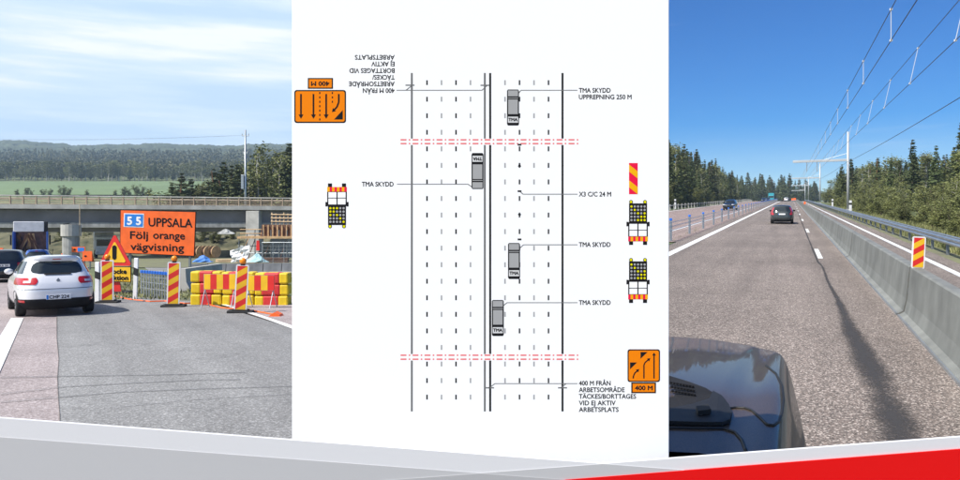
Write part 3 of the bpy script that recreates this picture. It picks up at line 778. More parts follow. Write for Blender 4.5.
def wire(name, label, c, h, Ya, Yb, sag, r=.010):
    pts = []
    anch = [Ya] + [y for y in mastY if Ya < y < Yb] + [Yb]
    for y0, y1 in zip(anch, anch[1:]):
        for k in range(24):
            t = k / 24; Y = y0 + (y1 - y0) * t; pts.append(R(c, Y, h - sag * 4 * t * (1 - t)))
    pts.append(R(c, Yb, h))
    b0 = pts[0]; o = thing(name, label, 'wire', b0, 0, 'overhead wires above the highway'); MB().tube([p - b0 for p in pts], r, 5).build('strand', 'wire', o); return o
wA = wire('overhead_wire', 'upper suspension wire of the left overhead pair', 2.25, 6.5, 6, 410, 0.0)
wB = wire('overhead_wire', 'lower contact wire of the left overhead pair', 2.25, 5.8, 6, 410, 0.0)
wC = wire('overhead_wire', 'upper suspension wire of the right overhead pair', 3.95, 6.9, 6, 410, 0.0)
wD = wire('overhead_wire', 'lower contact wire of the right overhead pair', 3.7, 5.8, 6, 410, 0.0)
wE = wire('overhead_wire', 'single dark cable hung from mast to mast nearest the wood', 7.75, 7.0, 12, 330, 0.25, .02)
for w_, c0, c1, h0, h1 in ((wA, 2.25, 2.25, 6.5, 5.8), (wC, 3.95, 3.7, 6.9, 5.8)):
    Y = 10.0; k = 0
    b0 = Vector(w_.location)
    while Y < 130:
        q = MB(); q.tube([R(c0, Y, h0) - b0, R(c1, Y, h1) - b0], .008, 4)
        q.box(R(c0, Y, h0) - b0, (.045, .045, .045)); q.box(R(c1, Y, h1) - b0, (.045, .045, .045)); q.build('dropper', 'ink_light', w_); Y += 6.2

# ------------------------------------------------------------------ vehicles
def pchip(xs, ys):
    n = len(xs); h = [xs[i + 1] - xs[i] for i in range(n - 1)]; d = [(ys[i + 1] - ys[i]) / h[i] for i in range(n - 1)]
    m = [d[0]] + [0 if d[i - 1] * d[i] <= 0 else 2 * d[i - 1] * d[i] / (d[i - 1] + d[i]) for i in range(1, n - 1)] + [d[-1]]
    def f(x):
        x = max(xs[0], min(xs[-1], x)); i = 0
        while i < n - 2 and x > xs[i + 1]: i += 1
        t = (x - xs[i]) / h[i]
        return (2 * t ** 3 - 3 * t * t + 1) * ys[i] + (t ** 3 - 2 * t * t + t) * h[i] * m[i] + (-2 * t ** 3 + 3 * t * t) * ys[i + 1] + (t ** 3 - t * t) * h[i] * m[i + 1]
    return f

class Car:
    """body stacked from horizontal superellipse slices: rows (z, half width, rear y, front y, exponent)"""
    def __init__(s, tab):
        zs = [r[0] for r in tab]; s.z0, s.z1 = zs[0], zs[-1]
        s.w, s.r, s.f, s.n = [pchip(zs, [r[k] for r in tab]) for k in (1, 2, 3, 4)]
    def shell(s, mb, nz=40, na=72):
        rings = []
        for j in range(nz + 1):
            z = s.z0 + (s.z1 - s.z0) * j / nz; w, r, f, n = s.w(z), s.r(z), s.f(z), s.n(z); c, l = (r + f) / 2, (f - r) / 2; R_ = []
            for k in range(na):
                a = 2 * math.pi * (k + .5) / na; ca, sa = math.cos(a), math.sin(a)
                R_.append((w * math.copysign(abs(ca) ** (2 / n), ca), c + l * math.copysign(abs(sa) ** (2 / n), sa), z))
            rings.append(R_)
        vs = [p for R_ in rings for p in R_]; fs = [(j * na + k, j * na + (k + 1) % na, (j + 1) * na + (k + 1) % na, (j + 1) * na + k) for j in range(nz) for k in range(na)]
        fs += [tuple(range(na))[::-1], tuple(nz * na + k for k in range(na))]
        mb.add(vs, fs)
    def rear(s, u, z, off=0, front=False):
        w, r, f, n = s.w(z), s.r(z), s.f(z), s.n(z); l = (f - r) / 2; k = max(0.0, 1 - abs(u) ** n) ** (1 / n); c = (r + f) / 2
        return Vector((u * w, c + l * k if front else c - l * k, z))
    def side(s, y, z, sgn, off=0):
        w, r, f, n = s.w(z), s.r(z), s.f(z), s.n(z); l = (f - r) / 2; c = (r + f) / 2; t = max(-1, min(1, (y - c) / l))
        return Vector((sgn * w * max(0.0, 1 - abs(t) ** n) ** (1 / n), y, z))
    def patch(s, mb, fn, u0, u1, z0, z1, off=.006, nu=16, nz=10):
        """fn(u,z) -> surface point; u0,u1 may be functions of z"""
        g = []
        for j in range(nz + 1):
            z = z0 + (z1 - z0) * j / nz; a = u0(z) if callable(u0) else u0; b = u1(z) if callable(u1) else u1
            for i in range(nu + 1):
                u = a + (b - a) * i / nu; e = .004
                p = fn(u, z); du = fn(u + e, z) - fn(u - e, z); dz = fn(u, z + e) - fn(u, z - e)
                nrm = du.cross(dz); nrm = nrm.normalized() if nrm.length > 1e-9 else Vector((0, 0, 1))
                out = Vector((p.x, p.y - (s.r(z) + s.f(z)) / 2, 0))
                if nrm.dot(out) < 0: nrm = -nrm
                g.append(p + nrm * off)
        W = nu + 1
        mb.add(g, [(j * W + i, j * W + i + 1, (j + 1) * W + i + 1, (j + 1) * W + i) for j in range(nz) for i in range(nu)]); return mb

def rounded(a, b, z0, z1, p=3.0):
    """u-limit that rounds the ends of a patch in z"""
    zm, hh = (z0 + z1) / 2, (z1 - z0) / 2
    return lambda z: a + (b - a) * (1 - (max(0.0, 1 - abs((z - zm) / hh) ** p)) ** (1 / p))

def wheel(par, x, y, r=.31, w=.2, sgn=1):
    o = MB(); n = 20; vs, fs = [], []
    pr = [(-w / 2, r * .62), (-w / 2, r * .93), (-w * .36, r), (w * .36, r), (w / 2, r * .93), (w / 2, r * .62)]
    for k in range(n):
        a = 2 * math.pi * k / n
        vs += [(px, pr_ * math.cos(a), pr_ * math.sin(a)) for px, pr_ in pr]
    m_ = len(pr)
    for k in range(n):
        for j in range(m_): fs.append((k * m_ + j, k * m_ + (j + 1) % m_, ((k + 1) % n) * m_ + (j + 1) % m_, ((k + 1) % n) * m_ + j))
    o.add(vs, fs); ty = o.fixn().build('wheel', 'rubber', par, smooth=True); ty.location = (x, y, r)
    q = MB(); q.tube([(sgn * w * .1, 0, 0), (sgn * w * .42, 0, 0)], r * .62, 16)
    for k in range(5):
        a = 2 * math.pi * k / 5; q.box((sgn * w * .44, r * .32 * math.cos(a), r * .32 * math.sin(a)), (.02, .06, .06))
    q.build('rim', 'rim', ty)
    return ty

def arch(par, car, x, y, r, sgn):
    q = MB(); n = 18; P = []
    for k in range(n + 1):
        a = math.pi * k / n; P.append((y + r * math.cos(a), r * .95 * math.sin(a) + .28))
    vs = []
    for yy, zz in P + [(y - r, .17), (y + r, .17)]:
        p = car.side(yy, max(zz, car.z0 + .01), sgn); vs.append((p.x + sgn * .004, p.y, zz))
    q.add(vs, [tuple(range(len(vs)))]); return q.build('wheel_arch', 'black', par)

HATCH = [(.17, .70, .22, 3.90, 5), (.28, .80, .06, 4.0, 5), (.42, .84, .0, 4.05, 5), (.60, .855, .0, 4.04, 5), (.78, .85, .035, 3.93, 4.6), (.88, .83, .085, 3.6, 4.4), (.95, .80, .13, 3.05, 4.2), (1.05, .76, .21, 2.85, 4), (1.2, .685, .325, 2.55, 3.8), (1.32, .62, .40, 2.28, 3.6), (1.40, .56, .37, 2.05, 3.4), (1.44, .46, .47, 1.85, 3), (1.46, .25, .75, 1.5, 2.6)]
WAGON = [(.18, .74, .2, 4.5, 5), (.30, .85, .05, 4.65, 5), (.5, .895, .0, 4.7, 5), (.7, .90, .02, 4.66, 5), (.86, .89, .05, 4.3, 4.6), (.95, .87, .08, 3.7, 4.4), (1.05, .83, .13, 3.4, 4.4), (1.2, .76, .22, 3.1, 4.2), (1.36, .69, .32, 2.75, 4), (1.44, .64, .38, 2.5, 3.6), (1.50, .54, .48, 2.25, 3), (1.525, .3, .8, 1.9, 2.6)]
SUV = [(.25, .76, .2, 4.3, 5), (.38, .87, .05, 4.5, 5), (.6, .92, .0, 4.55, 5), (.85, .92, .02, 4.5, 5), (1.0, .90, .06, 4.2, 4.6), (1.1, .87, .1, 3.5, 4.4), (1.25, .82, .17, 3.2, 4.4), (1.5, .72, .3, 2.75, 4), (1.62, .66, .38, 2.4, 3.6), (1.69, .54, .5, 2.1, 3), (1.71, .3, .8, 1.8, 2.6)]

def make_car(name, label, tab, paint, loc, heading, tilt=0.0, wheels=(.74, 3.22), wr=.31, lights='hatch', cat='car', group=None, plate=None, pz=.47, detail=True):
    """heading: rotation about z, local +y is forward, rear at y=0"""
    o = thing(name, label, cat, loc, heading, group); o.rotation_euler = (tilt, 0, heading)
    car = Car(tab); q = MB(); car.shell(q); body = q.build('body', paint, o, smooth=True)
    zt = tab[-1][0]; zb = [r for r in tab if r[3] < tab[2][3] - .8][0][0]       # belt
    a, b = zb + .07, zt - .15
    q = MB(); car.patch(q, lambda u, z: car.rear(u, z), rounded(-.74, -.50, a, b, 2.6), rounded(.74, .50, a, b, 2.6), a, b - .0, .008, 20, 12); rw = q.build('rear_window', 'glass', o, smooth=True)
    q = MB(); car.patch(q, lambda u, z: car.rear(u, z, front=True), -.82, .82, a - .02, b + .04, .008, 16, 10); q.build('windscreen', 'glass', o, smooth=True)
    for sg in (-1, 1):
        c0 = lambda z: (car.r(z) + .30); c1 = lambda z: (car.f(z) - .28); mid = lambda z: .5 * (car.r(z) + car.f(z)) + .05
        q = MB(); car.patch(q, lambda u, z: car.side(u, z, sg), c0, lambda z: mid(z) - .04, a, b, .006, 10, 8); q.build('side_window', 'glass', o, smooth=True)
        q = MB(); car.patch(q, lambda u, z: car.side(u, z, sg), lambda z: mid(z) + .04, c1, a, b, .006, 10, 8); q.build('side_window', 'glass', o, smooth=True)
        q = MB(); p = car.side(car.f(zb + .05) - .55, zb + .05, sg); q.ball((p.x + sg * .11, p.y, p.z + .04), .1, 10, 6, (1, .6, .75)); q.build('mirror', 'trim' if paint != 'paint_whitecar' else paint, o, smooth=True)
        for y in wheels:
            arch(o, car, 0, y, wr + .05, sg)
            wheel(o, sg * (car.w(.4) - .115), y, wr, .21, sg)
    # lower bumper
    q = MB(); car.patch(q, lambda u, z: car.rear(u, z), rounded(-.985, -.93, .2, .5, 3), rounded(.985, .93, .2, .5, 3), .18, .43 if lights == 'hatch' else .36, .012, 24, 6); bu = q.build('rear_bumper', 'trim', o, smooth=True)
    if lights == 'hatch':
        for sg in (-1, 1):
            q = MB(); z0, z1 = .77, .93
            f0 = lambda z: .50 + .10 * ((z - z0) / (z1 - z0) - .5) ** 2 * 2; f1 = lambda z: .985
            g0, g1 = (f0, f1) if sg > 0 else ((lambda z: -f1(z)), (lambda z: -f0(z)))
            car.patch(q, lambda u, z: car.rear(u, z), g0, g1, z0, z1, .012, 14, 6); tl = q.build('tail_light', 'tail', o, smooth=True)
            q = MB(); car.patch(q, lambda u, z: car.rear(u, z), *((.66, .82) if sg > 0 else (-.82, -.66)), .81, .86, .016, 6, 3); q.build('lamp_lens', 'tail_clear', tl, smooth=True)
            q = MB(); car.patch(q, lambda u, z: car.rear(u, z), *((.80, .93) if sg > 0 else (-.93, -.80)), .36, .41, .018, 6, 2); q.build('reflector', 'tail', o, smooth=True)
        q = MB(); car.patch(q, lambda u, z: car.rear(u, z), -.36, .36, .985, 1.02, .02, 8, 2); q.build('wiper', 'trim', rw)
        q = MB(); p = car.rear(0, .86); q.prism([(p.x + .045 * dx, p.y - .012, p.z + .06 * dz) for dx, dz in ((1, 0), (0, 1), (-1, 0), (0, -1))], (0, -.008, 0)); q.fixn().build('emblem', 'rim', o)
        q = MB(); car.patch(q, lambda u, z: car.rear(u, z), -.93, .93, .655, .668, .003, 24, 1); q.build('hatch_seam', 'trim', o)
        q = MB(); car.patch(q, lambda u, z: car.rear(u, z), rounded(-.74, -.6, 1.3, 1.42, 3), rounded(.74, .6, 1.3, 1.42, 3), 1.325, 1.405, .05, 16, 4); q.build('spoiler', paint, o, smooth=True)
        q = MB(); q.box((0, car.rear(0, 1.36).y - .057, 1.36), (.18, .012, .02)); q.build('brake_light', 'tail', o)
        q = MB(); q.tube([(0, 1.3, 1.45), (0, 1.16, 1.60)], .008, 5); q.build('aerial', 'trim', o)
    elif lights == 'wagon':
        for sg in (-1, 1):
            z0, z1 = .74, zt - .18
            f0 = lambda z: .80 + .13 * smooth01(1.02, .82, z) * -1.0; f1 = lambda z: .985
            g0, g1 = (f0, f1) if sg > 0 else ((lambda z: -f1(z)), (lambda z: -f0(z)))
            q = MB(); car.patch(q, lambda u, z: car.rear(u, z), g0, g1, z0, z1, .014, 8, 12); q.build('tail_light', 'tail', o, smooth=True)
    else:
        for sg in (-1, 1):
            q = MB(); car.patch(q, lambda u, z: car.rear(u, z), *((.62, .985) if sg > 0 else (-.985, -.62)), zb - .2, zb - .04, .014, 8, 6); q.build('tail_light', 'tail', o, smooth=True)
    for sg in (-1, 1):
        z1 = zb - .12
        q = MB(); car.patch(q, lambda u, z: car.rear(u, z, front=True), *((.6, .96) if sg > 0 else (-.96, -.6)), z1 - .14, z1 - .02, .012, 8, 4); q.build('headlight', 'tail_clear', o, smooth=True)
    q = MB(); car.patch(q, lambda u, z: car.rear(u, z, front=True), -.5, .5, .34, .58, .012, 10, 4); q.build('grille', 'trim', o, smooth=True)
    q = MB(); yy = min(car.rear(u, pz).y for u in (0, .28)) - .016; q.bbox((0, yy, pz), (.52, .012, .115), .004); pp = q.build('number_plate', 'sign_white', o)
    q = MB(); q.box((-.235, yy - .008, pz), (.045, .004, .105)); q.build('plate_strip', 'sign_blue', pp)
    if plate:
        q = MB(); text_in(q, plate, (-.195, yy - .0085, pz - .037), (1, 0, 0), (0, 0, 1), .41, .075, .003); q.build('plate_lettering', 'ink', pp)
    return o

# near car on the left, the dark wagon ahead and the blue car beyond
tiltL = math.radians(-1.67)
pw = L(60, 17.2)
make_car('white_hatchback', 'white hatchback seen from behind driving on the grey and pink asphalt', HATCH, 'paint_whitecar', (pw.x - .03, pw.y, pw.z + .02), math.radians(36.5), tiltL * .85, plate='CHP 224')
pk = L(3, 33); make_car('black_wagon', 'black station wagon cut by the left picture edge ahead of the white hatchback', WAGON, 'paint_black', (pk.x, pk.y, pk.z + .02), math.radians(28), tiltL, (.9, 3.7), .33, lights='suv', plate='MLB 581', pz=.78)
pb = L(36, 45); make_car('blue_car', 'blue car half hidden between black wagon and white hatchback', HATCH, 'paint_blue', (pb.x, pb.y, pb.z + .02), math.radians(27), tiltL)
# vehicles on the right
tiltR = math.radians(2.1)
make_car('grey_wagon', 'dark grey estate car with tall red tail lights driving ahead on the highway', WAGON, 'paint_grey', R(-.75, 58.5, .02), -math.radians(23.5), tiltR, (.9, 3.7), .34, lights='wagon', pz=.80)
make_car('black_suv', 'black car oncoming on the opposite carriageway beside the conifer wood', SUV, 'paint_black', R(-9.6, 118, .02), math.radians(180 - 28), -tiltR, (.85, 3.5), .37, lights='suv')
make_car('oncoming_car', 'tiny dark car oncoming far away, nearer one of two', WAGON, 'paint_black', R(-10.6, 285, .02), math.radians(180 - 25), -tiltR, (.9, 3.7), .34, lights='suv')
make_car('oncoming_car', 'tiny dark car oncoming far away, farther one of two', SUV, 'paint_navy', R(-10.4, 330, .02), math.radians(180 - 25), -tiltR, (.85, 3.5), .37, lights='suv')
make_car('white_van', 'tiny white car far ahead on the highway behind the estate car', SUV, 'paint_whitecar', R(-2.2, 320, .02), -math.radians(23.5), tiltR, (.85, 3.5), .37, lights='suv')

def box_truck(name, label, cat, loc, rz, boxm, cabm, wdt=2.5, hgt=3.9, ln=9.0):
    o = thing(name, label, cat, loc, rz)
    q = MB(); q.bbox((0, ln / 2 + 1.9, .55 + (hgt - .55) / 2 + .35), (wdt, ln, hgt - .9), .06); q.build('cargo_box', boxm, o)
    q = MB(); q.bbox((0, 1.0, 1.75), (wdt * .96, 1.9, 2.5), .15); c = q.build('cab', cabm, o)
    q = MB(); q.bbox((0, .03, 2.15), (wdt * .86, .06, .9), .02); q.build('windscreen', 'glass', c)
    q = MB(); q.bbox((0, ln / 2 + 1, .62), (1.0, ln + 1.4, .3), .02); q.build('chassis', 'black', o)
    for y in (1.2, ln - .4, ln + .9):
        for sg in (-1, 1): wheel(o, sg * (wdt / 2 - .2), y, .48, .3, sg)
    for sg in (-1, 1):
        q = MB(); q.bbox((sg * .95, .02, .85), (.35, .06, .2), .02); q.build('headlight', 'tail_clear', o)
    return o
box_truck('teal_truck', 'small teal lorry oncoming far away before the distant wood', 'lorry', R(-9.6, 345, .02), math.radians(180 - 23.5 + 180), 'teal', 'teal')
for i, (c, Y) in enumerate(((.8, 372), (1.9, 360))):
    o = thing('roadworks_vehicle', ['orange roadworks trailer board far ahead, left one of two', 'orange roadworks trailer board far ahead beside the barrier end'][i], 'trailer', R(c, Y), -HR, 'far roadworks trailers')
    q = MB(); q.bbox((0, 0, 1.3), (1.1, .15, 1.0), .03); q.build('sign_panel', 'sign_orange', o)
    q = MB(); q.bbox((0, .9, .6), (1.6, 2.2, .3), .03); q.build('deck', 'galv', o)
    for sg in (-1, 1): wheel(o, sg * .85, 1.0, .32, .2, sg)
o = thing('delineator', 'small orange marker leaning on the far concrete barrier', 'marker', R(2.3, 120, .9), -HR)
q = MB(); q.bbox((0, 0, .22), (.3, .03, .44), .01); q.build('plate', 'sign_orange', o)

# ------------------------------------------------------------------ the dark brown car in the right foreground (bonnet, wing, cowl, lower windscreen)
bc = thing('brown_car', 'dark bronze brown car bonnet and front wing at the lower right behind the board', 'car', R(-1.0, 4.0), 0)
bl = Vector(bc.location)
NOSE = [(-2.06, 4.9), (-1.95, 5.45), (-1.75, 5.9), (-1.4, 6.25), (-1.02, 6.4), (-.62, 6.2), (-.30, 5.88), (-.12, 5.45), (-.02, 5.0), (.045, 4.5), (.075, 4.0), (.075, 3.4), (.07, 2.6)]
CW = 1.985                                                # width in c
def ynose(c):
    cc = c if c > -.99 else -1.98 - c
    return pl([(-1.0, 6.4), (-.62, 6.2), (-.30, 5.88), (-.17, 5.6), (-.07, 5.2), (.0, 4.75), (.05, 4.3), (.085, 3.6), (.09, 2.0)], cc)
def hood_h(c, Y):
    """height of the upper body surface above the road at lateral offset c and depth Y"""
    cc = c if c > -.99 else -1.98 - c
    d = .09 - cc                                          # distance from the flank
    y_ = max(0.0, Y - 3.35)
    h = 1.345 - (.105 * y_ * y_ / (y_ + .3)) + .03 * smooth01(.2, 1.0, d)
    h += .022 * math.exp(-((d - .19) / .09) ** 2) * smooth01(6.2, 4.8, Y)          # wing shoulder ridge
    h += .014 * smooth01(.33, .43, d) * smooth01(6.0, 4.4, Y)                      # raised centre of the bonnet
    h -= .26 * (1 - smooth01(0, .17, d)) ** 1.6
    e = ynose(c) - Y                                      # distance from the nose edge
    h -= .30 * (1 - smooth01(-.02, .40, e)) ** 1.8
    return h
nC, nY = 150, 130
vs, fs = [], []
cs = [-.99 + 1.08 * math.sin(math.pi / 2 * (k / nC * 2 - 1)) for k in range(nC + 1)]
for c in cs:
    y1 = ynose(max(-2.07, min(.09, c)))
    y0 = 2.62
    for j in range(nY + 1):
        t = j / nY; Y = y0 + (y1 - y0) * (1 - (1 - t) ** 1.6)
        vs.append(R(c, Y, hood_h(c, Y)) - bl)
for i in range(nC):
    for j in range(nY):
        a = i * (nY + 1) + j; fs.append((a, a + nY + 1, a + nY + 2, a + 1))
MB().add(vs, fs).build('bonnet', 'paint_brown', bc, smooth=True)
# skirt: wing sides and bumper below the edge line
vs, fs = [], []
edge = [(c, ynose(c)) for c in cs]
edge = [(-2.07, 2.62)] + edge + [(.09, 2.62)]
prof = [(0, None), (.012, .98), (.02, .8), (.0, .62), (-.03, .42), (-.12, .28)]
for i, (c, Y) in enumerate(edge):
    p0, p1 = edge[max(0, i - 1)], edge[min(len(edge) - 1, i + 1)]
    tx, ty = p1[0] - p0[0], p1[1] - p0[1]; dd = math.hypot(tx, ty) or 1; nx, ny = -ty / dd, tx / dd
    for dn, h in prof:
        hh = hood_h(c, Y) if h is None else h
        vs.append(R(c + nx * dn, Y + ny * dn, min(hh, hood_h(c, Y))) - bl)
m_ = len(prof)
for i in range(len(edge) - 1):
    for j in range(m_ - 1): fs.append((i * m_ + j, i * m_ + j + 1, (i + 1) * m_ + j + 1, (i + 1) * m_ + j))
q = MB().add(vs, fs); q.fixn(); sk = q.build('wing_and_bumper', 'paint_brown', bc, smooth=True)
# closed underside and bulkhead
q = MB(); q.prism([R(c, Y, .28) - bl for c, Y in ((-1.95, 2.7), (-1.95, 5.0), (-1.0, 6.1), (-.1, 5.0), (0.0, 2.7))], (0, 0, .2)); q.fixn().build('underbody', 'black', bc)
q = MB(); q.add([R(c, 2.62, h) - bl for c, h in ((-2.05, .3), (.07, .3), (.07, 1.05), (-.2, 1.3), (-1.8, 1.3), (-2.05, 1.05))], [(0, 1, 2, 3, 4, 5)]); q.build('bulkhead', 'black', bc)
def on_hood(c, Y, up=.004): return R(c, Y, hood_h(c, Y) + up) - bl
def hx(x, y, up=.0):
    """photo pixel on the bonnet surface -> (c, Y)"""
    Y = 4.0
    for _ in range(30):
        c = (x - 791) / F * Y; h = hood_h(c, Y); Y = .5 * Y + .5 * F * (EYE - h) / max(20, (y - 196))
    return (x - 791) / F * Y, Y
def hood_patch(name, m, pts, up, th, par=bc, sub=10):
    """polygon given in photo pixels laid on the bonnet, with thickness"""
    P = []
    for i in range(len(pts)):
        (xa, ya), (xb, yb) = pts[i], pts[(i + 1) % len(pts)]
        for k in range(3): t = k / 3; P.append((xa + (xb - xa) * t, ya + (yb - ya) * t))
    Q = [hx(x, y) for x, y in P]
    bm = bmesh.new(); vv = [bm.verts.new(on_hood(c, Y, up)) for c, Y in Q]
    f = bm.faces.new(vv); bm.normal_update()
    if f.normal.z < 0: f.normal_flip()
    r = bmesh.ops.extrude_face_region(bm, geom=[f])
    for e in r['geom']:
        if isinstance(e, bmesh.types.BMVert): e.co.z += th
    bmesh.ops.recalc_face_normals(bm, faces=list(bm.faces))
    me = bpy.data.meshes.new(name); bm.to_mesh(me); bm.free(); me.materials.append(M[m]); return link(name, me, par)
cw = hood_patch('cowl', 'trim', [(600, 352), (640, 366), (669, 377.5), (690, 384), (706, 390), (712, 394), (709, 402), (690, 408), (669, 412), (600, 414)], .004, .006)
hood_patch('cowl_trim', 'black', [(600, 415), (669, 413), (690, 409), (709, 403), (713, 395), (722, 400), (729, 409), (732, 417), (730, 424), (722, 427), (700, 427), (669, 426), (600, 425)], .005, .016)
for r in range(3):
    for k in range(8):
        c, Y = hx(671 + k * 3.1 + r * .8, 385.5 + r * 4.2 + k * .55); q = MB(); q.bbox(on_hood(c, Y, .014), (.010, .016, .01), .002); q.build('vent_slot', 'ink', cw)
hood_patch('wiper_nozzle', 'rubber', [(696, 416), (708, 414), (711, 419), (698, 421)], .022, .02)
def seam(name, pts, r=.006, m='black', up=.002):
    P = []
    for (xa, ya), (xb, yb) in zip(pts, pts[1:]):
        for k in range(6): t = k / 6; P.append((xa + (xb - xa) * t, ya + (yb - ya) * t))
    P.append(pts[-1])
    q = MB(); q.tube([on_hood(*hx(x, y), up) for x, y in P], r, 6); return q.build(name, m, bc, smooth=True)
seam('bonnet_gap', [(728, 409), (735, 408), (745, 408.5), (752, 411), (760, 418), (767, 425), (773, 426), (779, 422), (782, 413), (783.5, 400), (782, 386), (776, 374), (766, 366)])
seam('windscreen_seal', [(600, 427), (640, 428), (669, 428.5), (700, 429), (723, 429), (735, 433), (742, 441), (746, 452)], .007)
for c, Y in ((-.16, 4.75), (-1.82, 4.75)):
    w_ = wheel(bc, 0, 0, .38, .24, 1 if c > -1 else -1); w_.location = R(c, Y, .38) - bl; w_.rotation_euler = (0, 0, -HR)
for sg in (0, 1):
    c = -.34 if sg == 0 else -1.64
    q = MB(); Y = ynose(c); q.bbox((0, 0, 0), (.34, .12, .16), .03); h_ = q.build('headlight', 'tail_clear', bc); h_.location = R(c, Y - .0, .82) - bl; h_.rotation_euler = (0, 0, -HR - (.7 if sg == 0 else -.7))

# ------------------------------------------------------------------ left place: signs, beacons, blocks
def oriented(o, rz): o.rotation_euler = (0, 0, rz); return o
def beacon(x, y, hpx, label, tilt=0.0):
    p = Lg(x, y); sc = p.y / F
    o = thing('beacon_board', label, 'beacon', p, 0, 'striped beacon boards with amber lamps'); o.rotation_euler = (0, tilt, math.radians(25) * .4)
    h = hpx * sc
    stripes_plate(o, 12.2 * sc, h, 7, th=.03, lift=.07)
    q = MB(); q.bbox((0, .1, .035), (.62, .42, .07), .02); q.bbox((0, .1, .085), (.4, .3, .03), .01); q.build('foot', 'rubber', o)
    q = MB(); q.tube([(0, .05, .06), (0, .05, h + .1)], .022, 8); q.build('stem', 'galv', o)
    q = MB(); q.tube([(0, .01, h + .07), (0, .07, h + .07)], .05, 10); q.ball((0, .03, h + .16), .085, 14, 8, (1, .75, 1)); lm = q.build('lamp', 'lamp_amber', o, smooth=True)
    q = MB(); q.bbox((0, .04, h + .075), (.11, .09, .05), .01); q.build('lamp_base', 'black', lm)
    return o
beacon(107, 303.5, 41, 'red and yellow striped beacon board in front of the warning triangle')
beacon(172.8, 307.5, 43, 'red and yellow striped beacon board below the orange direction sign', math.radians(1.5))
beacon(240, 313.5, 46, 'red and yellow striped beacon board in front of the plastic blocks', math.radians(3))

def gpost(x, y, hpx, label, tilt):
    p = Lg(x, y); h = hpx * p.y / F; o = thing('guide_post', label, 'post', p, 0, 'white guide posts'); o.rotation_euler = (0, tilt, 0)
    q = MB(); q.bbox((0, 0, h / 2), (.13, .06, h), .015); q.build('shaft', 'sign_white', o)
    q = MB(); q.prism([(-.067, -.032, h * .60), (.067, -.032, h * .56), (.067, -.032, h * .74), (-.067, -.032, h * .78)], (0, .064, 0)); q.fixn().build('band', 'black', o)
gpost(97.5, 302, 40, 'white guide post with black band left of the triangle sign', 0)
gpost(135, 299.5, 41.5, 'white guide post with black band right of the triangle sign', math.radians(2))

# large orange direction sign
SY = 40.0
def S(x, y, dy=0): return at(x, y, SY + dy)
pc = L(158, SY); sg_ = thing('direction_sign', 'large orange road sign with blue 55 panel directing to Uppsala', 'sign', pc)
def spart(q, name, m, par=None, **k):
    q.v = [tuple(Vector(v) - pc) for v in q.v]; return q.build(name, m, par or sg_, **k)
TLc, TRc, BRc, BLc = (120.3, 209.6), (196, 211.6), (194.4, 256.4), (119.7, 253.2)
q = MB(); q.prism([S(*c) for c in (BLc, BRc, TRc, TLc)], (0, .06, 0)); q.fixn(); fb = spart(q, 'panel', 'ink')
ins = [(120.9, 210.3), (195.4, 212.2), (193.8, 255.7), (120.3, 252.6)]
q = MB(); q.prism([S(*c, -.004) for c in ins[::-1]], (0, -.006, 0)); q.fixn(); face = spart(q, 'sign_face', 'sign_orange', fb)
ux = (S(195.4, 212.2) - S(120.9, 210.3)).normalized(); ux = Vector((ux.x, 0, ux.z)); uz = Vector((0, 0, 1))
px2m = SY / F
q = MB(); q.prism([S(*c, -.016) for c in ((124.0, 213.2), (144, 213.7), (143.7, 227.6), (123.6, 226.9))], (0, -.006, 0)); q.fixn(); spart(q, 'route_frame', 'sign_white', fb)
q = MB(); q.prism([S(*c, -.026) for c in ((124.9, 214.1), (143.1, 214.6), (142.8, 226.7), (124.5, 226.1))], (0, -.006, 0)); q.fixn(); spart(q, 'route_panel', 'sign_blue', fb)
q = MB(); text_in(q, '5 5', S(127.3, 224.4, -.04), ux, uz, 13.4 * px2m, 7.6 * px2m, .025); spart(q, 'route_number', 'sign_white', fb)
for s, x, y, w, h in (('UPPSALA', 148.6, 226.2, 43.6, 8.4), ('Följ', 130.2, 238.6, 17.6, 7.4), ('orange', 153.2, 238.6, 31.5, 7.4), ('vägvisning', 130.6, 250.0, 53.2, 7.4)):
    q = MB(); text_in(q, s, S(x, y, -.02), ux, uz, w * px2m, h * px2m, .012); spart(q, 'lettering', 'ink', fb)
for x in (129, 189):
    z1 = S(x, 214).z; g_ = L(x, SY); q = MB(); q.bbox((g_.x, SY + .14, (g_.z + z1) / 2), (.12, .12, z1 - g_.z), .01); spart(q, 'post', 'galv_dark')

# warning triangle with yellow plate
TY = 25.5
pt = L(115.5, TY); tr = thing('warning_sign', 'red bordered yellow warning triangle above a yellow text plate', 'sign', pt)
def T(x, y, dy=0): return at(x, y, TY + dy) - pt
def tri(ax, ay, lx, ly, rx, ry, dy, th, name, m, par):
    q = MB(); P = []
    pts = [(ax, ay), (lx, ly), (rx, ry)]
    for i in range(3):
        p, a, b = Vector(pts[i]), Vector(pts[i - 1]), Vector(pts[(i + 1) % 3])
        for t in (.07,): P.append(p + (a - p) * t); P.append(p + (b - p) * t)
    q.prism([T(v.x, v.y, dy) for v in P], (0, th, 0)); q.fixn(); return q.build(name, m, par)
tb = tri(114.6, 233.2, 98.4, 265.6, 131.9, 265.9, 0, .03, 'triangle_border', 'sign_red', tr)
tri(114.6, 240.8, 103.9, 262.3, 126.3, 262.5, -.012, .008, 'triangle_face', 'sign_yellow', tb)
q = MB(); P = []
for k in range(9): a = math.pi * k / 8; P.append((114.3 + 2.2 * math.cos(a), 247.5 - 2.2 * math.sin(a)))
for k in range(9): a = math.pi + math.pi * k / 8; P.append((114.3 + 2.0 * math.cos(a), 257.6 - 2.0 * math.sin(a)))
q.prism([T(x, y, -.022) for x, y in P], (0, .006, 0)); q.fixn().build('warning_symbol', 'ink', tb)
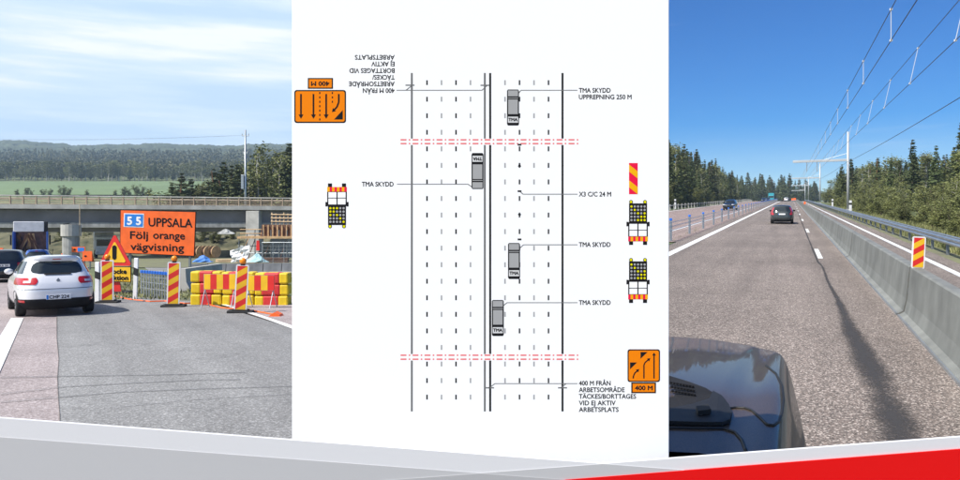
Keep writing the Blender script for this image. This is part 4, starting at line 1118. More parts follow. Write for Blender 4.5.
q = MB(); q.prism([T(*c, 0) for c in ((99.8, 281), (131, 282.4), (131, 266.6), (99.8, 266.3))], (0, .03, 0)); q.fixn(); tp = q.build('text_plate', 'ink', tr)
q = MB(); q.prism([T(*c, -.008) for c in ((100.5, 280.3), (130.4, 281.7), (130.4, 267.3), (100.5, 267))], (0, .006, 0)); q.fixn().build('plate_face', 'sign_yellow', tp)
q = MB(); text_in(q, 'ocke', T(112.6, 273.6, -.016), (1, 0, 0), (0, 0, 1), 13.8 * TY / F, 4.4 * TY / F, .012); text_in(q, 'aktion', T(110.4, 280.0, -.016), (1, 0, 0), (0, 0, 1), 17.6 * TY / F, 4.4 * TY / F, .012); q.build('plate_lettering', 'ink', tp)
q = MB(); q.prism([T(*c, .06) for c in ((112, 282), (119.5, 282), (121.5, 293.5), (113, 293.5))], (0, .05, 0)); q.fixn().build('stand', 'sign_red', tr)
q = MB(); g_ = L(116, TY) - pt; q.bbox((g_.x, .2, g_.z + .04), (.9, .5, .08), .02); q.build('foot', 'rubber', tr)

# small post fence between the triangle sign and the blocks
fpts = []
for i in range(11):
    t = i / 10; fpts.append(Lg(141.5 + 26 * t, 296.5 + 4 * t))
pf = thing('post_fence', 'low fence of thin steel posts with blue caps behind the orange sign gravel', 'fence', fpts[0]); b0 = fpts[0]
q = MB(); q.bbox((0, 0, .42), (.04, .04, .86), .006); pm = q.build('post', 'galv', pf)
q = MB(); q.bbox((0, 0, 0), (.075, .06, .1), .01); cm = q.build('cap', 'blue_cap', pm); cm.location = (0, 0, .84)
for i, p in enumerate(fpts):
    pp = pm if i == 0 else link('post', pm.data, pf); pp.location = p - b0
    if i: c = link('cap', cm.data, pp); c.location = (0, 0, .84)
for hh in (.3, .5, .68):
    q = MB(); q.tube([p + Vector((0, -.02, hh)) - b0 for p in fpts], .01, 5); q.build('rope', 'galv', pf)

# red and yellow plastic blocks: three stacks, three high
BLY = 20.6
def block(x0, x1, ytop, ybot, label, seed):
    rnd = random.Random(seed); w = (x1 - x0) * BLY / F; h = (ybot - ytop) * BLY / F; c = at((x0 + x1) / 2, ybot, BLY)
    o = thing('plastic_block', label, 'block', c, 0, 'red and yellow plastic road blocks'); o.rotation_euler = (0, 0, math.radians(rnd.uniform(-2, 2)))
    a, b = rnd.uniform(.22, .34), rnd.uniform(.66, .76)
    for k, (u0, u1, m) in enumerate(((0, a, 'plas_y'), (a, b, 'plas_r'), (b, 1, 'plas_y'))):
        q = MB(); g_x = .05 if k == 1 else .0; q.bbox((((u0 + u1) / 2 - .5) * w, .22, h / 2), ((u1 - u0) * w + g_x, .44 + (.012 if k == 1 else 0), h - (.004 if k == 1 else .014)), .045); q.build('section', m, o, smooth=False)
    q = MB(); q.bbox((0, .22, h - .01), (w * .3, .14, .03), .01); q.build('lug', 'plas_y', o)
rows = [(271.2, 282.6, 'top'), (282.8, 294.0, 'middle'), (294.2, 306.3, 'bottom')]
for ci, (x0, x1, nm) in enumerate(((190, 220.6, 'left'), (221.4, 253.8, 'centre'), (254.6, 288, 'right'))):
    for ri, (a, b, rn) in enumerate(rows):
        block(x0 + random.uniform(-.5, .5), x1 + random.uniform(-.5, .5), a + ci * .8, b + ci * .8, '%s red and yellow plastic block of the %s stack' % (rn, nm), ci * 7 + ri)
def stripe_panel(x0, x1, y0, y1, n, label, Yp=19.6):
    pc_ = Lg((x0 + x1) / 2, 246 + 1224 / Yp); o = thing('striped_barrier', label, 'barrier', pc_, 0, 'striped barrier planks')
    def Q(x, y, dy=0): return at(x, y, Yp + dy) - pc_
    for k in range(n):
        a, b = x0 + (x1 - x0) * k / n, x0 + (x1 - x0) * (k + 1) / n
        q = MB(); q.prism([Q(a + .03, y1), Q(b - .03, y1), Q(b - .03, y0), Q(a + .03, y0)], (0, .03, 0)); q.fixn().build('stripe', 'sign_yellow' if k % 2 == 0 else 'sign_red', o)
    q = MB(); q.prism([Q(x0 - .3, y1 + .3, .035), Q(x1 + .3, y1 + .3, .035), Q(x1 + .3, y0 - .3, .035), Q(x0 - .3, y0 - .3, .035)], (0, .02, 0)); q.fixn().build('backing', 'galv', o)
    for xx in (x0 + 1, x1 - 1):
        g0 = pc_.z
        for dx, dy in ((-1.6, -.12), (1.4, .3)):
            p1 = Q(xx, y1, .06); gz = -.0; q = MB(); q.tube([p1, (p1.x + dx * Yp / F, dy, gz)], .014, 6); q.build('leg', 'galv', o)
stripe_panel(204, 235.5, 274.3, 289.3, 5, 'red and yellow striped barrier plank on legs left of the front beacon')
stripe_panel(247.5, 274.2, 275.6, 290.4, 4, 'red and yellow striped barrier plank on legs right of the front beacon')

# white-red jersey barrier end and low concrete walls behind
o = thing('jersey_barrier', 'pale concrete barrier end between fence and plastic blocks', 'barrier', L(183, 27)); b0 = Vector(o.location)
q = MB(); q.prism([(-.3, 0, 0), (.3, 0, 0), (.12, 0, .35), (.09, 0, .85), (-.09, 0, .85), (-.12, 0, .35)], (-1.5, 8, -.24)); q.fixn().build('element', 'concrete_light', o)
for i in range(6):
    x0, x1 = 190 + 18.5 * i, 190 + 18.5 * (i + 1) - .7
    a, b = L(x0, 46 + i * .5), L(x1, 46 + (i + 1) * .5); o = thing('wall_block', '%s low grey concrete wall element behind the plastic blocks from the left' % ['first', 'second', 'third', 'fourth', 'fifth', 'sixth'][i], 'barrier', a, 0, 'low concrete wall elements')
    d = b - a; q = MB(); q.prism([(0, -.2, -.1), (0, .2, -.1), (0, .1, .55), (0, -.1, .55)], d); q.fixn().build('element', 'concrete', o)

# orange cable lying on the gravel
P = [Lg(*p, .03) for p in ((112, 296), (128, 300), (150, 302.5), (165, 302), (185, 304.5), (200, 303.5), (222, 309), (248, 311), (276, 316))]
o = thing('orange_cable', 'thin orange cable lying loosely along the gravel edge', 'cable', P[0]); MB().tube([p - P[0] for p in P], .022, 5).build('strand', 'sign_orange', o)
o = thing('rubber_wedge', 'small orange wedge on the asphalt right of the front beacon', 'wedge', Lg(274, 317)); q = MB(); q.prism([(-.16, 0, 0), (.16, 0, 0), (.12, 0, .05), (0, 0, .11), (-.1, 0, .04)], (0, .3, 0)); q.fixn().build('wedge_body', 'sign_orange', o)

# ------------------------------------------------------------------ the bridge
brY0, brY1, bx0, bx1 = 91.0, 101.0, -150.0, 420.0
def br(x, y, dy=0.0):
    Y = brY0 + (brY1 - brY0) * x / 292.0; return at(x, y, Y + 0) + Vector((0, dy, 0))
bo = br(0, 231); bridge = thing('concrete_bridge', 'long grey concrete road bridge with tan railing crossing the left scene', 'bridge', bo)
dirv = (br(292, 196) - br(0, 196)); 
def brpart(name, m, y0, y1, d0, d1, par=None):
    """prism between photo rows y0..y1 (at left), depth offsets d0..d1, along the bridge"""
    q = MB(); za, zb_ = at(0, y0, brY0).z, at(0, y1, brY0).z
    A, Bv = br(bx0, 200), br(bx1, 200); vs = []
    for P_ in (A, Bv):
        for dd, z in ((d0, zb_), (d1, zb_), (d1, za), (d0, za)): vs.append(Vector((P_.x, P_.y + dd, z)) - bo)
    q.add(vs, [(0, 1, 2, 3), (7, 6, 5, 4), (0, 4, 5, 1), (1, 5, 6, 2), (2, 6, 7, 3), (3, 7, 4, 0)]); q.fixn(); return q.build(name, m, par or bridge)
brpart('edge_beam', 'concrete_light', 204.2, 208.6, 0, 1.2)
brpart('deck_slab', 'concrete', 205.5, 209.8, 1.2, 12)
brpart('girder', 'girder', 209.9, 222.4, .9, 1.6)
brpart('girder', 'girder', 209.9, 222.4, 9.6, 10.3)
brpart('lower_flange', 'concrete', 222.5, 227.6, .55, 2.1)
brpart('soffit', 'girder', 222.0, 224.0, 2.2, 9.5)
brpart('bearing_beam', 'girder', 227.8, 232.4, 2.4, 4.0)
railz = [at(0, y, brY0).z for y in (195.6, 199.2, 203.4, 204.2)]
A, Bv = br(bx0, 200), br(bx1, 200)
def brp(t, z, dy=.25): return Vector((A.x + (Bv.x - A.x) * t, A.y + (Bv.y - A.y) * t + dy, z)) - bo
for z, m, s in ((railz[0], 'concrete_light', .09), (railz[1], 'tan_rail', .07), ((railz[1] + railz[2]) / 2, 'tan_rail', .06), (railz[2], 'tan_rail', .07)):
    q = MB(); q.tube([brp(0, z), brp(1, z)], s, 6); q.build('rail', m, bridge)
q = MB(); q.bbox((0, 0, (railz[3] + railz[0]) / 2 - railz[3]), (.16, .16, railz[0] - railz[3] + .05), .02); pm = q.build('rail_post', 'tan_rail', bridge)
NP = int((Bv.x - A.x) / 1.36)
for i in range(NP):
    o = pm if i == 0 else link('rail_post', pm.data, bridge); o.location = brp((i + .5) / NP, railz[3])
q = MB(); q.tube([brp(t / 8, railz[0] + .05, 11.5) for t in range(9)], .09, 6); q.build('rail', 'tan_rail', bridge)
# abutment and piers
q = MB(); a_, b_ = br(248, 211), br(262, 211); gz = L(255, b_.y).z; q.bbox(((a_.x + b_.x) / 2 - bo.x, b_.y - .4 - bo.y, (gz + a_.z) / 2 - bo.z), (b_.x - a_.x, 2.0, a_.z - gz), .05); q.build('abutment', 'concrete_light', bridge)
q = MB(); q.bbox((br(330, 211).x - bo.x, br(330, 211).y + 2 - bo.y, (gz + a_.z) / 2 - bo.z - .6), (17, 3, a_.z - gz - 1), .05); q.build('abutment_wing', 'concrete', bridge)
for x in (-60, 10): 
    p = br(x, 231); q = MB(); q.tube([(p.x - bo.x, 4.5, L(x, p.y).z - bo.z), (p.x - bo.x, 4.5, .2)], .8, 14); q.build('pier', 'concrete', bridge, smooth=True)

# a half-finished concrete pier in front of the bridge
p = L(71, 76); o = thing('round_pier', 'unfinished round concrete pier with dark sheeting on top before the bridge', 'pier', p)
zc0, zc1, zt_ = at(0, 253, 76).z - p.z, at(0, 236, 76).z - p.z, at(0, 224.6, 76).z - p.z
q = MB(); q.tube([(0, 0, -.1), (0, 0, zc1)], .82, 18); q.build('shaft', 'concrete', o, smooth=False)
q = MB(); q.tube([(0, 0, zc1), (0, 0, zt_)], .96, 18); q.build('collar', 'concrete_light', o, smooth=False)
q = MB(); rr_ = random.Random(3); n = 14; vs = [(0, 0, zt_ + .12)] + [((.7 + .32 * rr_.random()) * math.cos(2 * math.pi * k / n), (.7 + .32 * rr_.random()) * math.sin(2 * math.pi * k / n), zt_ + rr_.uniform(-.12, .2)) for k in range(n)]
q.add(vs, [(0, 1 + k, 1 + (k + 1) % n) for k in range(n)]); q.build('sheeting', 'black', o)
q = MB(); q.tube([(.98, -.1, 0), (.98, -.1, zt_ + 2.1)], .035, 6); q.build('yellow_pipe', 'wood_pale', o)

# tipper lorry with open rear, seen from behind
TKY = 58.0
p = L(30.5, TKY); tk = thing('tipper_lorry', 'blue framed open lorry with white cover loaded with brown timber', 'lorry', p, math.radians(31.5))
sc = TKY / F; zt_ = at(0, 221.4, TKY).z - p.z; w_ = 2.35
for sg in (-1, 1):
    q = MB(); q.bbox((sg * w_ / 2, .06, .9 + (zt_ - 1.8) / 2), (.12, .12, zt_ - 1.8), .01); q.build('rear_frame', 'truck_blue', tk)
    q = MB(); q.bbox((sg * w_ / 2, 3.2, 1.55 + .4), (.06, 6.2, 2.0), .01); q.build('side_board', 'truck_blue', tk)
    q = MB(); q.bbox((sg * (w_ / 2 + .17), .5, zt_ - 1.5), (.12, .1, .8), .02); q.build('mirror', 'black', tk)
    q = MB(); q.bbox((sg * .85, -.02, .78), (.3, .06, .14), .01); q.build('tail_light', 'tail', tk)
    for y in (1.2, 2.6, 6.6): wheel(tk, sg * .95, y, .48, .34, sg)
q = MB(); q.bbox((-.12, .3, zt_ - .42), (w_ - .25, .5, .82), .04); q.build('white_cover', 'sign_white', tk)
q = MB(); q.bbox((w_ / 2 - .1, .35, zt_ - .42), (.26, .5, .84), .04); q.build('cover_roll', 'black', tk)
q = MB(); q.bbox((0, 3.3, .95), (w_, 6.4, .2), .02); q.build('load_floor', 'truck_blue', tk)
q = MB(); q.bbox((0, 6.2, 1.9), (w_, .12, 2.2), .02); q.build('headboard', 'rust', tk)
q = MB(); q.bbox((0, 7.3, 1.75), (2.3, 1.9, 2.4), .1); q.build('cab', 'truck_blue', tk)
rr_ = random.Random(8)
for i in range(12):
    x = rr_.uniform(-.95, .95); q = MB(); a_ = rr_.uniform(-.5, .5)
    q.box((x, rr_.uniform(.5, 2.6), 1.75), (.16, .14, 1.9), Matrix.Rotation(a_, 3, 'Y')); q.build('timber', 'rust' if i % 3 else 'wood', tk)

# detour signs, cones and vehicles under the bridge
def small_sign(x0, x1, y0, y1, Yp, label, blue=None):
    pc_ = L((x0 + x1) / 2, Yp); o = thing('detour_sign', label, 'sign', pc_, 0, 'small orange detour signs')
    def Q(x, y, dy=0): return at(x, y, Yp + dy) - pc_
    q = MB(); q.prism([Q(x0, y1), Q(x1, y1), Q(x1, y0), Q(x0, y0)], (0, .05, 0)); q.fixn(); f = q.build('panel', 'sign_orange', o)
    if blue: q = MB(); q.prism([Q(blue[0], y1 - .8, -.01), Q(blue[1], y1 - .8, -.01), Q(blue[1], y0 + .8, -.01), Q(blue[0], y0 + .8, -.01)], (0, -.01, 0)); q.fixn().build('route_panel', 'sign_blue', f)
    q = MB(); m_ = (y0 + y1) / 2
    P_ = [Q(x0 + 1.5, m_, -.012), Q(x0 + 3, m_ - 1.1, -.012), Q(x0 + 4.6, m_, -.012), Q(x0 + 3, m_ + 1.1, -.012)]
    q.prism(P_, (0, -.008, 0)); q.fixn().build('arrow', 'ink', f)
    for xx in (x0 + 2, x1 - 2):
        p1 = Q(xx, y0 + 1, .09); q = MB(); q.bbox((p1.x, .09, p1.z / 2), (.1, .08, p1.z), .01); q.build('post', 'galv_dark', o)
small_sign(71.6, 85, 246.8, 252.3, 60, 'small orange sign with blue panel left of the round pier foot', (77.6, 84))
small_sign(82.4, 92, 251.2, 261, 52, 'small square orange sign just above the white hatchback')
small_sign(-2, 3, 248, 254, 62, 'small orange sign cut by the left edge above the black wagon')
cone_m = None
for i, (x, y, lb) in enumerate(((50, 262, 'orange traffic cone right of the tipper lorry'), (62, 263, 'orange traffic cone at the foot of the round pier'), (92, 262, 'orange traffic cone right of the square detour sign'))):
    o = thing('traffic_cone', lb, 'cone', Lg(x, y), 0, 'orange traffic cones')
    q = MB(); q.tube([(0, 0, .05), (0, 0, .95)], [.24, .05], 10); q.build('cone_body', 'sign_orange', o, smooth=True)
    q = MB(); q.tube([(0, 0, .42), (0, 0, .62)], [.157, .118], 10, cap=False); q.build('band', 'sign_white', o)
    q = MB(); q.bbox((0, 0, .04), (.6, .6, .07), .02); q.build('foot', 'rubber', o)
pv = L(105, 99); box_truck('white_lorry', 'white lorry under the bridge partly hidden by the warning triangle', 'lorry', pv, math.radians(30), 'sign_white', 'sign_white', 2.4, 3.4, 5)
q = None

# construction site at the right end of the left scene
CYs = 78.0
pc_ = L(265, CYs); scf = thing('scaffold', 'timber and steel scaffold platform with pale railing at the bridge abutment', 'scaffold', pc_)
def Cq(x, y, dy=0): return at(x, y, CYs + dy) - pc_
def cbar(name, m, a, b, r, dy=0, dy2=None):
    q = MB(); q.tube([Cq(*a, dy), Cq(*b, dy if dy2 is None else dy2)], r, 6); return q.build(name, m, scf)
q = MB(); q.prism([Cq(237, 238.6), Cq(300, 238.6), Cq(300, 236.4), Cq(237, 236.4)], (0, 5, 0)); q.fixn().build('deck', 'wood', scf)
q = MB(); q.prism([Cq(262, 224.6, 1.5), Cq(302, 224.6, 1.5), Cq(302, 236.3, 1.5), Cq(260, 236.3, 1.5)][::-1], (0, .2, 0)); q.fixn().build('formwork', 'rust', scf)
for i in range(9):
    x = 263 + 4.6 * i; q = MB(); q.prism([Cq(x, 225, 1.3), Cq(x + 1.0, 225, 1.3), Cq(x + 1.0, 236.3, 1.3), Cq(x, 236.3, 1.3)][::-1], (0, .12, 0)); q.fixn().build('stud', 'wood', scf)
for i in range(8): cbar('rail_post', 'wood_pale', (272 + 4 * i, 224.5), (272 + 4 * i, 212.5 + (i % 3)), .07, 2)
for y in (214.5, 218, 221.5): cbar('guard_rail', 'wood_pale', (271, y), (304, y + .4), .07, 1.9)
for i in range(8): cbar('standard', 'galv_dark', (239 + 8 * i, 262.5), (239 + 8 * i, 230 if i > 1 else 234), .06, .4)
for i in range(7): cbar('brace', 'rust' if i % 2 else 'galv_dark', (239 + 8 * i, 262), (247 + 8 * i, 239), .05, .5)
for y in (246, 253): cbar('ledger', 'galv_dark', (238, y), (302, y), .05, .45)
for y in (229.5, 233.5): cbar('guard_rail', 'wood', (240, y), (262, y), .06, .2)
q = MB(); q.prism([Cq(256, 250.5, -.3), Cq(259.6, 250.5, -.3), Cq(259.2, 240.5, -.3), Cq(256.4, 240.5, -.3)], (0, .1, 0)); q.fixn().build('red_board', 'sign_red', scf)

def pile(name, label, cat, x, y, Yp, w, h, m, seed):
    r = random.Random(seed); p = at(x, y, Yp); p.z = max(p.z, pl(TABL, Yp)); o = thing(name, label, cat, p, 0)
    q = MB(); n, k_ = 12, 5; vs = []
    for j in range(k_):
        t = j / (k_ - 1)
        for i in range(n):
            a = 2 * math.pi * i / n; rad_ = (1 - t * .85) * (1 + r.uniform(-.2, .2)); vs.append((w / 2 * rad_ * math.cos(a), w / 3 * rad_ * math.sin(a), h * t * (1 + r.uniform(-.15, .15))))
    fs = [(j * n + i, j * n + (i + 1) % n, (j + 1) * n + (i + 1) % n, (j + 1) * n + i) for j in range(k_ - 1) for i in range(n)] + [tuple((k_ - 1) * n + i for i in range(n))]
    q.add(vs, fs); q.build('heap', m, o); return o
pile('tarp_pile', 'blue sheeted pile at the foot of the cable drums', 'pile', 203, 262, 68, 1.9, .6, 'tarp_blue', 1)
pile('tarp_pile', 'pale teal sheeted pile below the scaffold', 'pile', 257, 262, 68, 2.0, .75, 'skyblue', 2)
pile('rubble_heap', 'pale stone rubble on the green slope below the bridge', 'rubble', 226, 234, 88, 2.4, .6, 'concrete', 4)
o = thing('white_sheet', 'white plastic sheet draped on a leaning pole before the scaffold', 'sheet', L(241, 70)); q = MB()
vs = [(-1.0 + .35 * j + .1 * math.sin(j * 2 + i), .12 * math.sin(i * 1.7 + j), .1 + .42 * i * (1 - .04 * j) * (.55 + .09 * j)) for i in range(6) for j in range(6)]
q.add(vs, [(i * 6 + j, i * 6 + j + 1, (i + 1) * 6 + j + 1, (i + 1) * 6 + j) for i in range(5) for j in range(5)]); q.build('sheet', 'sign_white', o); q = MB(); q.tube([(-.4, .1, 0), (.7, .1, 2.4)], .05, 6); q.build('pole', 'wood', o)
for i, (x, nm) in enumerate(((199, 'left'), (206.5, 'middle'), (214, 'right'))):
    p = at(x, 257.8, 74); p.z = max(p.z, pl(TABL, 74)); o = thing('cable_drum', '%s brown wooden cable drum of the three beside the slope' % nm, 'drum', p, math.radians(62), 'wooden cable drums')
    r_d = .62
    for yy in (-.3, .3):
        q = MB(); q.tube([(0, yy - .04, r_d), (0, yy + .04, r_d)], r_d, 18); q.build('flange', 'wood', o)
    q = MB(); q.tube([(0, -.27, r_d), (0, .27, r_d)], r_d * .6, 14); q.build('core', 'rust', o)
for i, (x, y, n, lb, mm) in enumerate(((247, 262.5, 7, 'stack of orange brown planks below the scaffold deck', 'wood'), (276, 262, 9, 'stack of rusty steel beams right of the red board', 'rust'), (228, 262.5, 6, 'low stack of pale planks left of the white sheet', 'wood_pale'))):
    o = thing('timber_stack', lb, 'stack', L(x, 71 + i), math.radians(12 * i - 8), 'building material stacks')
    for k in range(n):
        q = MB(); q.bbox((.07 * (k % 2), .28 * (k % 3), .12 + .17 * (k // 3)), (2.4 - .2 * (k % 2), .22, .14), .01); q.build('plank', mm, o)
# mesh site fence at the right edge
o = thing('site_fence', 'grey wire mesh site fence right of the scaffold foot', 'fence', L(262, 60)); b0 = Vector(o.location)
for i in range(5):
    a, b = L(262 + 11 * i, 60), L(262 + 11 * (i + 1), 60)
    q = MB(); q.tube([a - b0, a - b0 + Vector((0, 0, 2))], .03, 6); q.build('post', 'galv', o)
    for z in (.1, 2.0):
        q = MB(); q.tube([a - b0 + Vector((0, 0, z)), b - b0 + Vector((0, 0, z))], .025, 5); q.build('frame_tube', 'galv', o)
    q = MB()
    for k in range(1, 9):
        p_ = a + (b - a) * k / 9 - b0; q.tube([p_ + Vector((0, 0, .1)), p_ + Vector((0, 0, 2))], .008, 4)
    for k in range(1, 6): q.tube([a - b0 + Vector((0, 0, .1 + .32 * k)), b - b0 + Vector((0, 0, .1 + .32 * k))], .008, 4)
    mesh_ = q.build('wire_mesh', 'galv_dark', o); mesh_['kind'] = 'stuff'

# grassy bank behind the bridge
q = MB(); vs, fs = [], []; n = 60
rr_ = random.Random(2)
for i in range(n + 1):
    x = -200 + 600 * i / n; bump_ = .5 * math.sin(i * .7) + .4 * math.sin(i * .23 + 1)
    for Yp, z in ((100 + 6 + bump_, L(0, 106).z - .1), (111, -.9 + bump_ * .5), (116, .9 + bump_ * .4), (126, 1.6 + bump_ * .3), (150, -2.4)):
        vs.append(((x - CX) / F * Yp, Yp, z + rr_.uniform(-.12, .12)))
for i in range(n):
    for j in range(4): a = i * 5 + j; fs.append((a, a + 5, a + 6, a + 1))
M['bank'] = mat('bank_scrub', (0.05, 0.062, 0.026), 0.95, var=0.5, scale=0.5, col2=(0.11, 0.10, 0.055), detail=9)
tag(q.add(vs, fs).fixn().build('grass_bank', 'bank', smooth=True), kind='structure')

# ------------------------------------------------------------------ line pole behind the bridge
PY = 132.0
p = L(245.4, PY); p.z = -2.6; pole = thing('line_pole', 'tall wooden power line pole with crossarms behind the bridge', 'pole', p)
zt_ = at(0, 130, PY).z - p.z
q = MB(); q.tube([(0, 0, 0), (0, 0, zt_)], [.24, .15], 8); q.build('shaft', 'galv', pole, smooth=True)
for y, wdt in ((135.8, 1.3), (153, .9)):
    z = at(0, y, PY).z - p.z; q = MB(); q.bbox((0, 0, z), (wdt, .14, .14), .02); arm = q.build('crossarm', 'galv', pole)
    for dx in (-.45, 0, .45):
        q = MB(); q.tube([(dx * wdt, 0, z + .05), (dx * wdt, 0, z + .4)], .07, 6); q.build('insulator', 'concrete_light', arm)
z = at(0, 182, PY).z - p.z; q = MB(); q.bbox((-.45, -.1, z), (.5, .5, 2.6), .04); q.build('transformer', 'galv', pole)
for i, (y, dx, y2) in enumerate(((135.2, -.5, 139), (135.2, .5, 137.5), (153, 0, 157))):
    pts = []
    for k in range(25):
        t = k / 24; x = 245.4 - 330 * t; pts.append(at(x, y + (y2 - y) * t + 3.0 * 4 * t * (1 - t), PY + dx))
    b0 = pts[0]; o = thing('power_line', ['upper power line wire from the pole, front one', 'upper power line wire from the pole, rear one', 'lower power line wire from the pole'][i], 'wire', b0, 0, 'power line wires'); MB().tube([v - b0 for v in pts], .009, 4).build('strand', 'wire', o)

# ------------------------------------------------------------------ trees
def leafquad(mb, c, size, rnd, droop=0.0):
    a = rnd.uniform(0, 2 * math.pi); t = rnd.uniform(-.9, .9) - droop
    u = Vector((math.cos(a), math.sin(a), t * .6)).normalized(); v = u.cross(Vector((rnd.uniform(-1, 1), rnd.uniform(-1, 1), rnd.uniform(-.2, 1)))).normalized()
    s = size * rnd.uniform(.6, 1.3); c = Vector(c)
    mb.add([c - u * s, c - v * s * .45, c + u * s, c + v * s * .45], [(0, 1, 2, 3)])

def proto(name, kind, seed):
    """unit-height tree meshes: returns (trunk mesh, crown mesh)"""
    r = random.Random(seed); tr_, cr = MB(), MB()
    if kind in ('spruce', 'pine'):
        n = 5; pts = [(r.uniform(-.008, .008) * k, r.uniform(-.008, .008) * k, k / n * .97 - .01) for k in range(n + 1)]
        tr_.tube(pts, [.016 * (1 - .85 * k / n) for k in range(n + 1)], 6)
        z0 = .06 if kind == 'spruce' else .2
        lay = 34 if kind == 'spruce' else 26
        for i in range(lay):
            t = (i + r.random() * .7) / lay; z = z0 + (.99 - z0) * t
            if kind == 'spruce': R_ = .175 * (1 - t) ** 1.08 + .004
            else: R_ = .185 * (1 - t) ** 1.0 * min(1, .45 + 2.2 * t) + .004
            nb = int(5 + 5 * (1 - t)) if kind == 'spruce' else 8
            for b in range(nb):
                a = r.uniform(0, 2 * math.pi); ln = R_ * r.uniform(.55, 1.15)
                dz = -.25 * ln if kind == 'spruce' else .25 * ln
                if i % 3 == 0 and b < 3: tr_.tube([(0, 0, z), (ln * .8 * math.cos(a), ln * .8 * math.sin(a), z + dz)], [.004, .0015], 3, cap=False)
                for k in range(11):
                    f = r.uniform(.15, 1) ** .7; sp = .028 * (1.05 - .8 * t)
                    leafquad(cr, (ln * f * math.cos(a) + r.gauss(0, sp) * .6, ln * f * math.sin(a) + r.gauss(0, sp) * .6, z + dz * f + r.gauss(0, sp) * .6),   (.024 if kind == 'spruce' else .026) * (1.1 - .72 * t), r, .35 if kind == 'spruce' else 0)
    else:
        big = kind == 'birch'
        n = 5; top = .92
        stems = 1 if big else 5
        for s in range(stems):
            ax, ay = (0, 0) if big else (r.uniform(-.22, .22), r.uniform(-.22, .22))
            pts = [(ax * k / n + r.uniform(-.012, .012), ay * k / n + r.uniform(-.012, .012), k / n * top * (1 if big else r.uniform(.75, 1))) for k in range(n + 1)]
            tr_.tube(pts, [(.014 if big else .009) * (1 - .85 * k / n) for k in range(n + 1)], 5)
            for b in range(24 if big else 11):
                t = r.uniform(.28 if big else .15, .98); i = min(int(t * n), n - 1); f = t * n - i
                q_ = Vector(pts[i]).lerp(Vector(pts[i + 1]), f); a = r.uniform(0, 2 * math.pi); ln = (.22 if big else .2) * (1.1 - t * .75) * r.uniform(.6, 1.15)
                e = q_ + Vector((ln * math.cos(a), ln * math.sin(a), ln * r.uniform(.3, .9)))
                tr_.tube([q_, e], [.004, .0012], 3, cap=False)
                for k in range(5):
                    cc = q_.lerp(e, r.uniform(.35, 1.05)) + Vector((r.gauss(0, .02), r.gauss(0, .02), r.gauss(0, .02)))
                    for m_ in range(12 if big else 11):
                        leafquad(cr, cc + Vector((r.gauss(0, .028), r.gauss(0, .028), r.gauss(0, .026))),   .0165 if big else .019, r)
    bark = {'spruce': 'bark', 'pine': 'bark_red', 'birch': 'bark_birch', 'bush': 'bark'}[kind]; leaf = {'spruce': 'leaf_spruce', 'pine': 'leaf_pine', 'birch': 'leaf_birch', 'bush': 'leaf_birch'}[kind]
    out = []
    for nm, mbx, mm in (('trunk', tr_, bark), ('crown', cr, leaf)):
        me = bpy.data.meshes.new(name + '_' + nm); me.from_pydata(mbx.v, [], mbx.f); me.materials.append(M[mm]); out.append(me)
    return out
PR = {k: [proto(k, k, 100 * i + hash_) for i in range(4)] for k, hash_ in (('spruce', 1), ('pine', 2), ('birch', 3), ('bush', 4))}
treer = random.Random(77)
def tree(kind, p, h, label, group, fat=1.0, cat='tree'):
    o = thing({'spruce': 'spruce_tree', 'pine': 'pine_tree', 'birch': 'birch_tree', 'bush': 'leafy_bush'}[kind], label, cat if kind != 'bush' else 'bush', p, treer.uniform(0, 6.28), group)
    o.scale = (h * fat, h * fat, h)
    t, c = treer.choice(PR[kind])
    link('trunk', t, o); link('crown', c, o); return o
def gpt(X, Y, dz=-.1): return Vector((X, Y, ground(X, Y) + dz))

# conifer wood on the left side of the highway
for row, (c0, hh, n) in enumerate(((-24.5, 11.8, 66), (-29, 14.0, 66), (-34.5, 16.0, 58))):
    for i in range(n):
        Y = 128 + (430 - 128) * (i / n) ** 1.15 + treer.uniform(-2.5, 2.5); c = c0 + treer.uniform(-1.8, 1.8)
        kind = treer.choice(['spruce', 'spruce', 'spruce', 'pine', 'birch'] if row == 0 else ['spruce', 'spruce', 'pine'])
        h = hh * treer.uniform(.68, 1.2) * (1 - .15 * smooth01(250, 420, Y))
        tree(kind, gpt(TR * Y + c, Y), h, {'spruce': 'dark spruce in the wood left of the opposite carriageway', 'pine': 'tall pine in the wood left of the opposite carriageway', 'birch': 'pale green birch at the edge of the wood left of the opposite carriageway'}[kind], 'conifer wood left of the highway', (1.15 if kind == 'spruce' else 1.2) if kind != 'birch' else 1.0)
for i in range(30):
    Y = 118 + i * 6 + treer.uniform(-2, 2); tree('bush', gpt(TR * Y - 22.5 + treer.uniform(-1, 1), Y), treer.uniform(2.8, 5.5), 'low leafy bush in front of the wood left of the highway', 'bushes left of the highway', 1.3)
# far wood across the end of the road
for i in range(64):
    Y = treer.uniform(440, 620); x = treer.uniform(738, 818); kind = treer.choice(['pine', 'spruce', 'pine']); dz = 0
    tree(kind, gpt((x - CX) / F * Y, Y), (21 if x < 790 else 17) * treer.uniform(.8, 1.2) * Y / 520, {'spruce': 'distant spruce in the wood where the highway disappears', 'pine': 'distant pine in the wood where the highway disappears'}[kind], 'distant wood at the road end', 1.3)
